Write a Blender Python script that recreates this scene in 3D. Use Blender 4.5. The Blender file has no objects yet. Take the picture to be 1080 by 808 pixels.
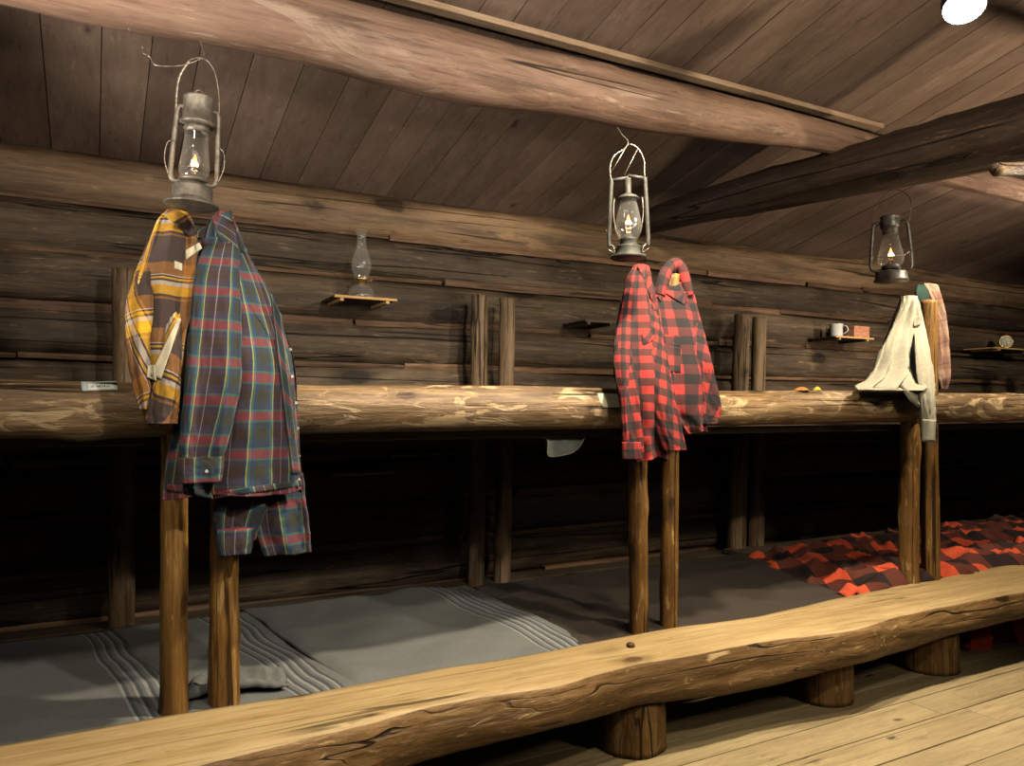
import bpy, bmesh, math, random
from mathutils import Vector, Matrix, noise, Euler
from mathutils.bvhtree import BVHTree
random.seed(7)
PI = math.pi
C = bpy.context.scene.collection
SC = bpy.context.scene

# ------------------------------------------------------------------ camera
FPX, W, H = 810.0, 1080.0, 808.0
CAM = Vector((0, 0, 1.25))
YAW = math.radians(28.5)                      # from +Y (wall normal) towards +X
PITCH = math.radians(1.98)
cd = bpy.data.cameras.new('camera'); cam = bpy.data.objects.new('camera', cd); C.objects.link(cam)
cam.location = CAM; cam.rotation_euler = (PI/2 + PITCH, 0, -YAW)
cd.sensor_width = 36; cd.lens = 27.0; cd.clip_start = 0.02
SC.camera = cam
_R = Euler((PI/2 + PITCH, 0, -YAW)).to_matrix()

def ray(px, py):
    return (_R @ Vector(((px - W/2)/FPX, -(py - H/2)/FPX, -1.0))).normalized()
def P(px, py, Y):
    d = ray(px, py); return CAM + d*((Y - CAM.y)/d.y)
def PZ(px, py, Z):
    d = ray(px, py); return CAM + d*((Z - CAM.z)/d.z)

# ------------------------------------------------------------------ world, lights, exposure
wd = bpy.data.worlds.new('world'); SC.world = wd; wd.use_nodes = True
bgn = wd.node_tree.nodes['Background']
bgn.inputs[0].default_value = (1.0, 0.86, 0.72, 1); bgn.inputs[1].default_value = 0.02
SC.view_settings.view_transform = 'Standard'; SC.view_settings.look = 'None'
SC.view_settings.gamma = 1; SC.view_settings.use_curve_mapping = False
SC.view_settings.exposure = 0.22
SC.cycles.use_denoising = True
SC.cycles.max_bounces = 6; SC.cycles.diffuse_bounces = 0; SC.cycles.transparent_max_bounces = 16

def spot(name, loc, target, energy, angle, blend=0.6, size=0.05, col=(1, 0.86, 0.66)):
    l = bpy.data.lights.new(name, 'SPOT'); l.energy = energy; l.spot_size = math.radians(angle)
    l.spot_blend = blend; l.shadow_soft_size = size; l.color = col
    o = bpy.data.objects.new(name, l); C.objects.link(o); o.location = loc
    o.rotation_euler = (Vector(target) - Vector(loc)).to_track_quat('-Z', 'Y').to_euler()
    return o
LAMPC = P(1017, 7, 1.42)                        # the lamp head the photograph shows
spot('track_light', LAMPC + Vector((-0.05, 0.03, -0.09)), (1.9, 3.2, 0.9), 45, 100, 0.8, 0.04)
spot('wall_light_right', (2.7, 0.35, 2.42), (2.2, 3.9, 1.7), 135, 84, 0.8, 0.05)
spot('wall_light_left', (1.15, 0.35, 2.42), (0.4, 3.9, 1.8), 114, 90, 0.8, 0.05, (1, 0.91, 0.80))
spot('ceiling_light_bunks', (1.75, 1.85, 2.68), (1.6, 2.4, 0.3), 210, 112, 0.5, 0.05)
spot('bench_fill', (2.0, 0.2, 2.5), (1.9, 2.3, 0.15), 48, 74, 0.8, 0.1)  # added fill for the bench front and floor, no fixture of the room
spot('left_rail_fill', (-0.35, 1.15, 2.6), (-0.1, 2.5, 1.25), 42, 84, 0.8, 0.06)  # added fill, brightens the left end of the rail
spot('low_bench_fill', (3.0, -0.2, 1.9), (2.7, 2.2, 0.1), 26, 60, 0.8, 0.15)  # low frontal fill added to lift the stumps under the bench
spot('right_ceiling_fill', (4.9, 1.5, 1.6), (4.9, 3.4, 2.6), 62, 96, 0.8, 0.12, (1, 0.82, 0.66))  # unseen fill added to brighten the ceiling and wall at the right
spot('ceiling_light_right', (3.95, 1.9, 2.55), (4.5, 2.6, 0.4), 130, 120, 0.5, 0.05)
spot('left_ceiling_fill', (-1.2, 1.9, 1.5), (1.2, 3.25, 2.80), 150, 52, 0.9, 0.15, (1, 0.92, 0.84))  # unseen fill from below, added to lighten the left ceiling boards
spot('side_uplight', (4.15, 1.15, 1.72), (3.0, 2.15, 2.75), 75, 96, 0.5, 0.05, (1, 0.82, 0.6))
spot('far_right_wall_fill', (5.0, 0.6, 2.45), (5.6, 3.9, 1.6), 170, 88, 0.8, 0.05, (1, 0.86, 0.68))  # fill added out of frame to brighten the far right logs
for xx_, ee_ in ((-0.7, 110), (0.8, 105), (2.3, 30)):
    spot('ceiling_fill', (xx_, -0.9, 1.55), (xx_*0.9 + 0.35, 3.3, 2.85), ee_, 34, 0.5, 0.12, (1, 0.88, 0.78))  # added fills behind the camera, aimed up to lift the ceiling
up = bpy.data.lights.new('upper_area_fill', 'AREA'); up.shape = 'RECTANGLE'; up.size = 3.0; up.size_y = 0.25; up.energy = 10; up.color = (1, 0.86, 0.74)  # added area fill for ceiling and upper wall, the room has no cove
upo = bpy.data.objects.new('upper_area_fill', up); C.objects.link(upo); upo.location = (-0.6, 0.7, 2.12)
upo.rotation_euler = (Vector((0.6, 3.0, 2.75)) - upo.location).to_track_quat('-Z', 'X').to_euler()
upo.rotation_euler = (math.radians(105), 0, 0)

# ------------------------------------------------------------------ material helpers
class NT:
    def __init__(s, name):
        s.m = bpy.data.materials.new(name); s.m.use_nodes = True
        s.t = s.m.node_tree; s.n = s.t.nodes; s.n.clear()
        s.out = s.n.new('ShaderNodeOutputMaterial')
    def a(s, typ, **kw):
        n = s.n.new(typ)
        for k, v in kw.items(): setattr(n, k, v)
        return n
    def l(s, a, b): s.t.links.new(a, b)
    def val(s, sock, v):
        if hasattr(v, 'is_output') or isinstance(v, bpy.types.NodeSocket): s.l(v, sock)
        else: sock.default_value = v
    def math(s, op, a, b=None, clamp=False):
        n = s.a('ShaderNodeMath', operation=op, use_clamp=clamp); s.val(n.inputs[0], a)
        if b is not None: s.val(n.inputs[1], b)
        return n.outputs[0]
    def mix(s, f, a, b, mode='MIX'):
        n = s.a('ShaderNodeMix', data_type='RGBA', blend_type=mode)
        s.val(n.inputs[0], f); s.val(n.inputs[6], a); s.val(n.inputs[7], b); return n.outputs[2]
    def ramp(s, f, stops, interp='LINEAR'):
        n = s.a('ShaderNodeValToRGB'); cr = n.color_ramp; cr.interpolation = interp
        while len(cr.elements) < len(stops): cr.elements.new(0.5)
        for e, (p, c) in zip(cr.elements, stops):
            e.position = p; e.color = (c[0], c[1], c[2], 1) if not isinstance(c, (int, float)) else (c, c, c, 1)
        s.val(n.inputs[0], f); return n.outputs[0]
    def noise(s, vec, scale=1.0, detail=4, rough=0.55, dist=0.0):
        n = s.a('ShaderNodeTexNoise'); s.l(vec, n.inputs['Vector']); n.inputs['Scale'].default_value = scale
        n.inputs['Detail'].default_value = detail; n.inputs['Roughness'].default_value = rough
        n.inputs['Distortion'].default_value = dist; return n.outputs['Fac']
    def mapv(s, vec, sc):
        n = s.a('ShaderNodeMapping'); s.l(vec, n.inputs['Vector']); n.inputs['Scale'].default_value = sc
        return n.outputs[0]
    def bsdf(s, col, rough=0.6, spec=0.3, metal=0.0, bump=None, bstr=0.3, bdist=0.01, sheen=0.0):
        b = s.a('ShaderNodeBsdfPrincipled'); s.val(b.inputs['Base Color'], col if not isinstance(col, tuple) else (*col[:3], 1))
        s.val(b.inputs['Roughness'], rough); b.inputs['Specular IOR Level'].default_value = spec
        s.val(b.inputs['Metallic'], metal)
        if sheen: b.inputs['Sheen Weight'].default_value = sheen
        if bump is not None:
            bn = s.a('ShaderNodeBump'); bn.inputs['Strength'].default_value = bstr; bn.inputs['Distance'].default_value = bdist
            s.l(bump, bn.inputs['Height']); s.l(bn.outputs[0], b.inputs['Normal'])
        s.l(b.outputs[0], s.out.inputs[0]); return s.m

def wood(name, dark, mid, light, patch=None, pamt=0.55, grain=1.0, knots=0.10, crack=0.012, rough=0.6, spec=0.3,
         axis=0, bstr=0.5, bdist=0.006, island=0.0, soot=0.0, knotcol=None, pscale=(2.2, 8)):
    t = NT(name)
    tc = t.a('ShaderNodeTexCoord'); oi = t.a('ShaderNodeObjectInfo'); geo = t.a('ShaderNodeNewGeometry')
    off = t.math('MULTIPLY', oi.outputs['Random'], 37.0)
    isl = geo.outputs['Random Per Island']
    off = t.math('ADD', off, t.math('MULTIPLY', isl, 53.0))
    cv = t.a('ShaderNodeCombineXYZ'); t.l(off, cv.inputs[0]); t.l(off, cv.inputs[1]); t.l(off, cv.inputs[2])
    va = t.a('ShaderNodeVectorMath', operation='ADD'); t.l(tc.outputs['Object'], va.inputs[0]); t.l(cv.outputs[0], va.inputs[1])
    v = va.outputs[0]
    def ax(a, b):
        r = [b*grain]*3; r[axis] = a*grain; return tuple(r)
    g = t.noise(t.mapv(v, ax(1.1, 17)), 1, 9, 0.62, 0.5)
    gf = t.noise(t.mapv(v, ax(6, 85)), 1, 6, 0.7, 0.3)
    g2 = t.math('ADD', t.math('MULTIPLY', g, 0.6), t.math('MULTIPLY', gf, 0.4))
    col = t.ramp(g2, [(0.37, dark), (0.5, mid), (0.63, light)])
    big = t.noise(t.mapv(v, ax(0.9, 3.0)), 1, 4, 0.5, 0.3)
    col = t.mix(t.ramp(big, [(0.35, 0.55), (0.6, 0.0)]), col, (*dark, 1))
    h = g2
    if patch is not None:
        pn = t.noise(t.mapv(v, ax(*pscale)), 1, 7, 0.6, 0.9)
        pf = t.ramp(pn, [(pamt - 0.02, 0.0), (pamt + 0.05, 1.0)])
        pc = t.mix(gf, tuple(c*0.75 for c in patch) + (1,), tuple(min(1, c*1.2) for c in patch) + (1,))
        col = t.mix(t.math('MULTIPLY', pf, 0.85), col, pc)
        h = t.math('SUBTRACT', h, t.math('MULTIPLY', pf, 0.25))
    fk = t.noise(t.mapv(v, ax(7, 55)), 1, 4, 0.7, 0.4)
    col = t.mix(t.math('MULTIPLY', t.ramp(fk, [(0.60, 0.0), (0.70, 1.0)]), 0.55), col, tuple(min(1, c*1.25) for c in (patch or light)) + (1,))
    col = t.mix(t.math('MULTIPLY', t.ramp(fk, [(0.30, 1.0), (0.40, 0.0)]), 0.6), col, tuple(c*0.5 for c in dark) + (1,))
    h = t.math('ADD', h, t.math('MULTIPLY', fk, 0.35))
    if knots:
        vo = t.a('ShaderNodeTexVoronoi'); vo.inputs['Scale'].default_value = 1.0
        nz = t.a('ShaderNodeTexNoise'); t.l(v, nz.inputs['Vector']); nz.inputs['Scale'].default_value = 14
        vm = t.a('ShaderNodeVectorMath', operation='SCALE'); t.l(nz.outputs['Color'], vm.inputs[0]); vm.inputs['Scale'].default_value = 0.16
        vs = t.a('ShaderNodeVectorMath', operation='ADD'); t.l(t.mapv(v, ax(2.1, 4.6)), vs.inputs[0]); t.l(vm.outputs[0], vs.inputs[1])
        t.l(vs.outputs[0], vo.inputs['Vector'])
        kf = t.ramp(vo.outputs['Distance'], [(knots, 1.0), (knots*1.25, 0.45), (knots*2.1, 0.0)])
        kc = knotcol or tuple(c*0.35 for c in dark)
        col = t.mix(t.math('MULTIPLY', kf, 0.9), col, (*kc, 1))
        h = t.math('SUBTRACT', h, t.math('MULTIPLY', kf, 0.5))
    if crack:
        cn = t.noise(t.mapv(v, ax(0.2, 11)), 1, 2, 0.4, 0.15)
        cf = t.ramp(t.math('ABSOLUTE', t.math('SUBTRACT', cn, 0.5)), [(crack*0.4, 1.0), (crack, 0.0)])
        ck = t.noise(t.mapv(v, ax(1.3, 4)), 1, 2, 0.5)
        cf = t.math('MULTIPLY', cf, t.ramp(ck, [(0.45, 0.0), (0.52, 1.0)]))
        col = t.mix(t.math('MULTIPLY', cf, 0.9), col, tuple(c*0.12 for c in dark) + (1,))
        h = t.math('SUBTRACT', h, t.math('MULTIPLY', cf, 1.2))
    if soot:
        sn = t.noise(t.mapv(v, ax(1.3, 2.2)), 1, 5, 0.6, 0.4)
        col = t.mix(t.ramp(sn, [(0.42, soot), (0.62, 0.0)]), col, tuple(c*0.25 for c in dark) + (1,))
    if island:
        hs = t.a('ShaderNodeHueSaturation'); t.l(col, hs.inputs['Color'])
        rr = t.math('FRACT', t.math('MULTIPLY', isl, 7.31))
        t.l(t.math('ADD', 1 - island/2, t.math('MULTIPLY', rr, island)), hs.inputs['Value']); col = hs.outputs[0]
    rg = t.math('ADD', rough - 0.12, t.math('MULTIPLY', g, 0.24))
    return t.bsdf(col, rg, spec, bump=h, bstr=bstr, bdist=bdist)

def plain(name, col, rough=0.5, metal=0.0, spec=0.4, var=0.25, scale=18, bstr=0.1, second=None):
    t = NT(name); tc = t.a('ShaderNodeTexCoord')
    n = t.noise(tc.outputs['Object'], scale, 5, 0.6)
    c2 = second or tuple(c*(1 - var) for c in col)
    c = t.ramp(n, [(0.4, c2), (0.6, col)])
    return t.bsdf(c, t.math('ADD', rough - 0.08, t.math('MULTIPLY', n, 0.16)), spec, metal, bump=n, bstr=bstr, bdist=0.002)

def emis(name, col, strength):
    t = NT(name); e = t.a('ShaderNodeEmission'); e.inputs[0].default_value = (*col, 1); e.inputs[1].default_value = strength
    t.l(e.outputs[0], t.out.inputs[0]); return t.m

def glassy(name, tint=(1, 1, 1), gl=0.05, rough=0.03, dust=0.028):
    t = NT(name); tr = t.a('ShaderNodeBsdfTransparent'); tr.inputs[0].default_value = (*tint, 1)
    g = t.a('ShaderNodeBsdfGlossy'); g.inputs['Roughness'].default_value = rough; g.inputs[0].default_value = (1, 1, 1, 1)
    lw = t.a('ShaderNodeLayerWeight'); lw.inputs[0].default_value = 0.35
    f = t.math('ADD', t.math('MULTIPLY', lw.outputs['Facing'], 0.30), gl, clamp=True)
    m = t.a('ShaderNodeMixShader'); t.l(f, m.inputs[0]); t.l(tr.outputs[0], m.inputs[1]); t.l(g.outputs[0], m.inputs[2])
    df = t.a('ShaderNodeBsdfDiffuse'); df.inputs[0].default_value = (0.8, 0.78, 0.7, 1)
    m2 = t.a('ShaderNodeMixShader'); t.l(t.math('ADD', dust, t.math('MULTIPLY', lw.outputs['Facing'], dust*3), clamp=True), m2.inputs[0]); t.l(m.outputs[0], m2.inputs[1]); t.l(df.outputs[0], m2.inputs[2])
    t.l(m2.outputs[0], t.out.inputs[0]); return t.m

def cloth(name, ustops, vstops, pu, pv, rough=0.9, mixf=0.5, bstr=0.25, wash=0.0, twill=0.12, sheen=0.05, mul=False):
    """woven check from two thread sequences laid out in UV metres"""
    t = NT(name); tc = t.a('ShaderNodeTexCoord'); sx = t.a('ShaderNodeSeparateXYZ')
    wn = t.a('ShaderNodeTexNoise'); t.l(tc.outputs['UV'], wn.inputs['Vector']); wn.inputs['Scale'].default_value = 9
    sc = t.a('ShaderNodeVectorMath', operation='SCALE'); t.l(wn.outputs['Color'], sc.inputs[0]); sc.inputs['Scale'].default_value = 0.008
    ad = t.a('ShaderNodeVectorMath', operation='ADD'); t.l(tc.outputs['UV'], ad.inputs[0]); t.l(sc.outputs[0], ad.inputs[1])
    t.l(ad.outputs[0], sx.inputs[0])
    u = t.math('FRACT', t.math('ADD', t.math('DIVIDE', sx.outputs[0], pu), 20.0))
    v = t.math('FRACT', t.math('ADD', t.math('DIVIDE', sx.outputs[1], pv), 20.0))
    cu = t.ramp(u, ustops, 'CONSTANT'); cvv = t.ramp(v, vstops, 'CONSTANT')
    tw = t.math('SINE', t.math('MULTIPLY', t.math('ADD', sx.outputs[0], sx.outputs[1]), 2300.0))
    f = t.math('ADD', mixf, t.math('MULTIPLY', tw, twill))
    col = t.mix(1.0, cu, cvv, 'MULTIPLY') if mul else t.mix(f, cu, cvv)
    n = t.noise(tc.outputs['UV'], 60, 5, 0.7); n2 = t.noise(tc.outputs['UV'], 500, 2, 0.6)
    col = t.mix(t.ramp(n, [(0.3, 0.22), (0.65, 0.0)]), col, (0.012, 0.01, 0.012, 1))
    col = t.mix(t.math('MULTIPLY', n2, 0.05), col, (0.5, 0.45, 0.4, 1))
    h = t.math('ADD', t.math('MULTIPLY', n, 0.6), t.math('MULTIPLY', n2, 0.4))
    return t.bsdf(col, rough, 0.15, bump=h, bstr=bstr, bdist=0.004, sheen=sheen)

# ------------------------------------------------------------------ materials
M = {}
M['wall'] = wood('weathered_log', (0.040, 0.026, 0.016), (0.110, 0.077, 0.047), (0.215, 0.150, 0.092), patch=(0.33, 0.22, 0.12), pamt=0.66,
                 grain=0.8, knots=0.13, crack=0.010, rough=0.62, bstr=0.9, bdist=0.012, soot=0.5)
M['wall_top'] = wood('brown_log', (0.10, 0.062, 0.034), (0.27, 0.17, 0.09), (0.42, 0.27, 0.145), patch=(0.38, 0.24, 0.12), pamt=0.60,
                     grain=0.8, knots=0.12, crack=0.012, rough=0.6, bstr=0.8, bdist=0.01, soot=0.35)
M['strip'] = wood('split_lath', (0.055, 0.030, 0.016), (0.145, 0.080, 0.043), (0.25, 0.145, 0.08), grain=1.6, knots=0, crack=0.01, island=0.7, bstr=0.5)
M['purlin'] = wood('reddish_log', (0.12, 0.070, 0.045), (0.27, 0.160, 0.105), (0.36, 0.235, 0.16), patch=(0.37, 0.26, 0.18), pamt=0.60, grain=1.1,
                   knots=0.11, crack=0.010, rough=0.6, bstr=0.6, bdist=0.008, knotcol=(0.05, 0.035, 0.025))
M['tie'] = wood('dark_barked_log', (0.030, 0.019, 0.014), (0.068, 0.044, 0.031), (0.11, 0.072, 0.050), patch=(0.30, 0.17, 0.10), pamt=0.70, grain=1.0,
                knots=0.09, crack=0.010, rough=0.65, bstr=0.8, bdist=0.01)
M['rail'] = wood('peeled_rail', (0.075, 0.040, 0.016), (0.25, 0.15, 0.065), (0.46, 0.31, 0.155), patch=(0.62, 0.44, 0.225), pamt=0.56, grain=1.3,
                 knots=0.13, crack=0.014, rough=0.42, spec=0.5, bstr=1.0, bdist=0.010, pscale=(4.2, 12), knotcol=(0.06, 0.03, 0.015), soot=0.35)
M['post'] = wood('amber_post', (0.10, 0.042, 0.009), (0.29, 0.14, 0.032), (0.50, 0.28, 0.075), patch=(0.62, 0.38, 0.13), pamt=0.62, grain=1.5,
                 knots=0.15, crack=0.02, rough=0.5, spec=0.4, bstr=0.8, bdist=0.006, pscale=(4, 14))
M['backpost'] = wood('dull_post', (0.09, 0.055, 0.028), (0.22, 0.145, 0.078), (0.34, 0.24, 0.135), grain=1.4, knots=0.12, crack=0.016, rough=0.6, bstr=0.7)
M['bench_top'] = wood('hewn_bench', (0.38, 0.245, 0.10), (0.56, 0.39, 0.175), (0.68, 0.50, 0.255), grain=1.0, knots=0.11, crack=0.006, rough=0.5,
                      spec=0.35, bstr=0.5, bdist=0.005, knotcol=(0.10, 0.05, 0.02))
M['bench_side'] = wood('bench_bark', (0.085, 0.043, 0.012), (0.25, 0.135, 0.045), (0.42, 0.25, 0.10), patch=(0.68, 0.47, 0.22), pamt=0.63, grain=1.1, knots=0.13,
                       crack=0.012, rough=0.5, spec=0.35, bstr=0.9, bdist=0.008, pscale=(4, 12))
M['stump'] = wood('stump_wood', (0.13, 0.06, 0.016), (0.33, 0.175, 0.055), (0.50, 0.30, 0.11), patch=(0.66, 0.44, 0.18), pamt=0.60, grain=1.4, knots=0.12,
                  crack=0.02, rough=0.55, bstr=0.8, pscale=(4, 12))
M['floor'] = wood('floor_board', (0.36, 0.265, 0.135), (0.50, 0.38, 0.195), (0.60, 0.465, 0.255), grain=1.3, knots=0.05, crack=0.004, rough=0.6, island=0.22,
                  bstr=0.3, bdist=0.003, knotcol=(0.10, 0.07, 0.04))
M['ceil'] = wood('ceiling_board', (0.185, 0.122, 0.086), (0.25, 0.168, 0.120), (0.315, 0.218, 0.155), grain=0.8, knots=0.045, crack=0, rough=0.65,
                 island=0.38, axis=1, bstr=0.25, bdist=0.003, soot=0.12)
M['batten'] = wood('light_batten', (0.24, 0.15, 0.09), (0.38, 0.26, 0.16), (0.48, 0.34, 0.22), grain=1.4, knots=0, crack=0, island=0.2)
M['deck'] = wood('dark_deck', (0.035, 0.024, 0.016), (0.07, 0.048, 0.032), (0.11, 0.078, 0.052), grain=1.0, knots=0.08, crack=0.01, island=0.4)
M['shelf'] = wood('yellow_shelf', (0.40, 0.22, 0.07), (0.62, 0.38, 0.14), (0.74, 0.50, 0.22), grain=2.0, knots=0, crack=0)
M['tin'] = plain('tarnished_tin', (0.24, 0.21, 0.165), 0.52, 0.6, second=(0.13, 0.11, 0.085), scale=30, bstr=0.2)
M['darktin'] = plain('dark_tin', (0.13, 0.115, 0.10), 0.45, 0.6, second=(0.05, 0.045, 0.04), scale=30, bstr=0.2)
M['greytin'] = plain('grey_green_tin', (0.060, 0.058, 0.046), 0.6, 0.2, second=(0.030, 0.029, 0.022), scale=35, bstr=0.2)
M['wire'] = plain('old_wire', (0.40, 0.36, 0.30), 0.4, 0.8, second=(0.22, 0.17, 0.12), scale=60)
M['brass'] = plain('brass', (0.75, 0.55, 0.18), 0.28, 0.95)
M['glass'] = glassy('clear_glass', (0.93, 0.93, 0.90), 0.05)
M['glass_old'] = glassy('cloudy_glass', (0.96, 0.96, 0.93), 0.06, 0.06, 0.05)
M['oil'] = glassy('lamp_oil', (0.72, 0.60, 0.34), 0.06, 0.05)
M['flame'] = emis('flame', (1.0, 0.26, 0.05), 9.0)
M['flame_core'] = emis('flame_core', (1.0, 0.66, 0.36), 30.0)
M['lamp'] = emis('lamp_lens', (0.93, 0.97, 1.0), 30.0)
M['black'] = plain('black_enamel', (0.02, 0.02, 0.02), 0.5)
M['enamel'] = plain('white_enamel', (0.78, 0.78, 0.70), 0.3, 0, 0.5, 0.08)
M['redtin'] = plain('red_box', (0.55, 0.17, 0.09), 0.6, 0, 0.3, second=(0.62, 0.34, 0.20), scale=55)
M['book'] = plain('dark_box', (0.06, 0.022, 0.02), 0.6)
M['card'] = plain('cream_card', (0.80, 0.76, 0.45), 0.6, 0, 0.2, 0.06)
M['label'] = plain('pale_blue_label', (0.45, 0.52, 0.50), 0.4, 0, 0.4, 0.06)
M['paper'] = plain('white_paper', (0.78, 0.80, 0.72), 0.5, 0, 0.3, 0.05)
M['ink'] = plain('ink', (0.05, 0.05, 0.05), 0.6)
M['dial'] = plain('clock_dial', (0.74, 0.70, 0.52), 0.5, 0, 0.3, 0.05)
M['orange_leaf'] = plain('orange_leaf', (0.52, 0.20, 0.045), 0.6, 0, 0.3, 0.3, 60)
M['yellow_leaf'] = plain('yellow_leaf', (0.72, 0.58, 0.05), 0.5, 0, 0.3, 0.3, 60)
M['button'] = plain('pearl_button', (0.80, 0.76, 0.62), 0.3, 0, 0.5, 0.1)
M['cream'] = plain('cream_tape', (0.74, 0.66, 0.46), 0.8, 0, 0.2, 0.12, 40)
M['nailhead'] = plain('rusty_iron', (0.16, 0.08, 0.045), 0.6, 0.4)

def buffalo(name, red, p, bstr=0.25, dk=(0.20, 0.62, 0.7)):
    return cloth(name, [(0, red), (0.5, tuple(c*k for c, k in zip(red, dk)))], [(0, (1, 1, 1)), (0.5, dk)], p, p, bstr=bstr, mul=True)
M['buffalo'] = buffalo('buffalo_check', (0.40, 0.030, 0.024), 0.064)
M['buffalo_big'] = buffalo('large_buffalo_check', (0.36, 0.030, 0.026), 0.085)
M['buffalo_blanket'] = buffalo('buffalo_blanket', (0.82, 0.10, 0.03), 0.34, 0.4, (0.17, 0.30, 0.5))
mar, nav, teal, dgr, yel, whi, rd = (0.095, 0.042, 0.042), (0.025, 0.05, 0.11), (0.040, 0.17, 0.14), (0.036, 0.040, 0.028), (0.62, 0.54, 0.15), (0.5, 0.42, 0.42), (0.30, 0.042, 0.062)
M['tartan'] = cloth('blue_red_tartan',
    [(0, mar), (0.17, whi), (0.185, mar), (0.36, nav), (0.40, yel), (0.425, teal), (0.47, nav), (0.54, dgr), (0.80, nav), (0.87, teal), (0.93, yel), (0.955, mar)],
    [(0, rd), (0.23, teal), (0.28, nav), (0.34, dgr), (0.36, nav), (0.43, dgr), (0.72, nav), (0.78, dgr), (0.80, nav), (0.88, nav), (0.94, teal)],
    0.118, 0.112)
br, ob, ye, wh, ch = (0.085, 0.055, 0.045), (0.42, 0.175, 0.035), (0.95, 0.50, 0.02), (0.80, 0.66, 0.55), (0.045, 0.03, 0.028)
M['yellow_plaid'] = cloth('yellow_brown_plaid',
    [(0, ch), (0.26, ob), (0.46, wh), (0.475, ch), (0.50, ye), (0.53, ch), (0.55, wh), (0.62, ch), (0.64, ye), (0.77, ch), (0.79, ob), (0.82, ch)],
    [(0, br), (0.26, ob), (0.46, wh), (0.475, ch), (0.50, ye), (0.53, br), (0.56, wh), (0.62, ye), (0.76, br), (0.80, ob), (0.83, br)],
    0.20, 0.225, wash=0)
bg, pk, dn = (0.30, 0.16, 0.105), (0.44, 0.28, 0.19), (0.035, 0.03, 0.06)
M['beige_plaid'] = cloth('beige_plaid', [(0, bg), (0.35, pk), (0.62, dn), (0.66, bg), (0.85, (0.3, 0.12, 0.09))], [(0, pk), (0.4, bg), (0.70, dn), (0.76, bg)], 0.10, 0.12)
wc = (0.58, 0.53, 0.38)
M['longjohn'] = cloth('cream_knit', [(0, wc), (0.5, (0.61, 0.56, 0.41))], [(0, wc), (0.5, wc)], 0.02, 0.02, bstr=0.15)
M['green_lining'] = plain('green_lining', (0.012, 0.045, 0.03), 0.8)
gy, gl, gd = (0.185, 0.19, 0.175), (0.36, 0.365, 0.34), (0.07, 0.08, 0.095)
def striped(name, P_, start, base=gy, light=gl, darkc=gd):
    st = [(0, base)]; x = start
    for k in range(5):
        st += [(x, light), (x + 0.009, darkc), (x + 0.022, base)]; x += 0.034
    return cloth(name, st, [(0, base), (0.5, base)], P_, 1.0, mixf=0.12, bstr=0.5, twill=0.04)
M['blanket'] = striped('grey_striped_wool', 1.0, 0.72)
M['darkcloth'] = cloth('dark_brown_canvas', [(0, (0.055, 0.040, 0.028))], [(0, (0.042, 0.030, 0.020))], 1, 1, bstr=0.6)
M['board_grey'] = wood('bunk_board', (0.09, 0.065, 0.04), (0.16, 0.12, 0.075), (0.22, 0.165, 0.11), grain=1.0, knots=0.08, crack=0.01, island=0.3)
M['greencloth'] = plain('grey_green_cloth', (0.16, 0.17, 0.14), 0.9, 0, 0.1, 0.2, 40)
M['greenedge'] = plain('cloth_binding', (0.28, 0.25, 0.18), 0.9, 0, 0.1, 0.2, 40)

# ------------------------------------------------------------------ object helpers
def thing(name, label, cat, loc=(0, 0, 0), group=None):
    o = bpy.data.objects.new(name, None); C.objects.link(o); o.location = loc; o.empty_display_size = 0.05
    return tag(o, label, cat, group)
def tag(o, label, cat, group=None):
    o['label'] = label; o['category'] = cat
    if group: o['group'] = group
    return o
def lab(o, label): o['label'] = label; return o
def obj(name, bm, mats, parent=None, mw=None, smooth=True, solid=0.0):
    me = bpy.data.meshes.new(name); bmesh.ops.recalc_face_normals(bm, faces=bm.faces); bm.to_mesh(me); bm.free()
    if not isinstance(mats, (list, tuple)): mats = [mats]
    for m in mats: me.materials.append(m)
    if smooth: me.shade_smooth() if hasattr(me, 'shade_smooth') else [setattr(p, 'use_smooth', True) for p in me.polygons]
    o = bpy.data.objects.new(name, me); C.objects.link(o)
    mw = mw or Matrix.Identity(4)
    if parent:
        o.parent = parent; q = parent; off = Matrix.Identity(4)
        chain = []
        while q: chain.append(q); q = q.parent
        for q in reversed(chain): off = off @ q.matrix_basis
        o.matrix_basis = off.inverted() @ mw
    else: o.matrix_basis = mw
    if solid:
        md = o.modifiers.new('thickness', 'SOLIDIFY'); md.thickness = solid; md.offset = 0
    return o
def add_box(bm, c, s, bev=0.0, rot=None, mi=0):
    r = bmesh.ops.create_cube(bm, size=1.0); vs = r['verts']
    bmesh.ops.scale(bm, vec=s, verts=vs)
    fs = list({f for v in vs for f in v.link_faces})
    if bev:
        es = list({e for v in vs for e in v.link_edges})
        rb = bmesh.ops.bevel(bm, geom=es, offset=bev, segments=2, affect='EDGES', profile=0.6)
        vs = list({v for f in rb['faces'] for v in f.verts} | {v for v in vs if v.is_valid})
        fs = list({f for v in vs for f in v.link_faces})
    if rot: bmesh.ops.rotate(bm, verts=vs, cent=(0, 0, 0), matrix=rot)
    bmesh.ops.translate(bm, vec=c, verts=vs)
    for f in fs: f.material_index = mi
    return vs
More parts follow.
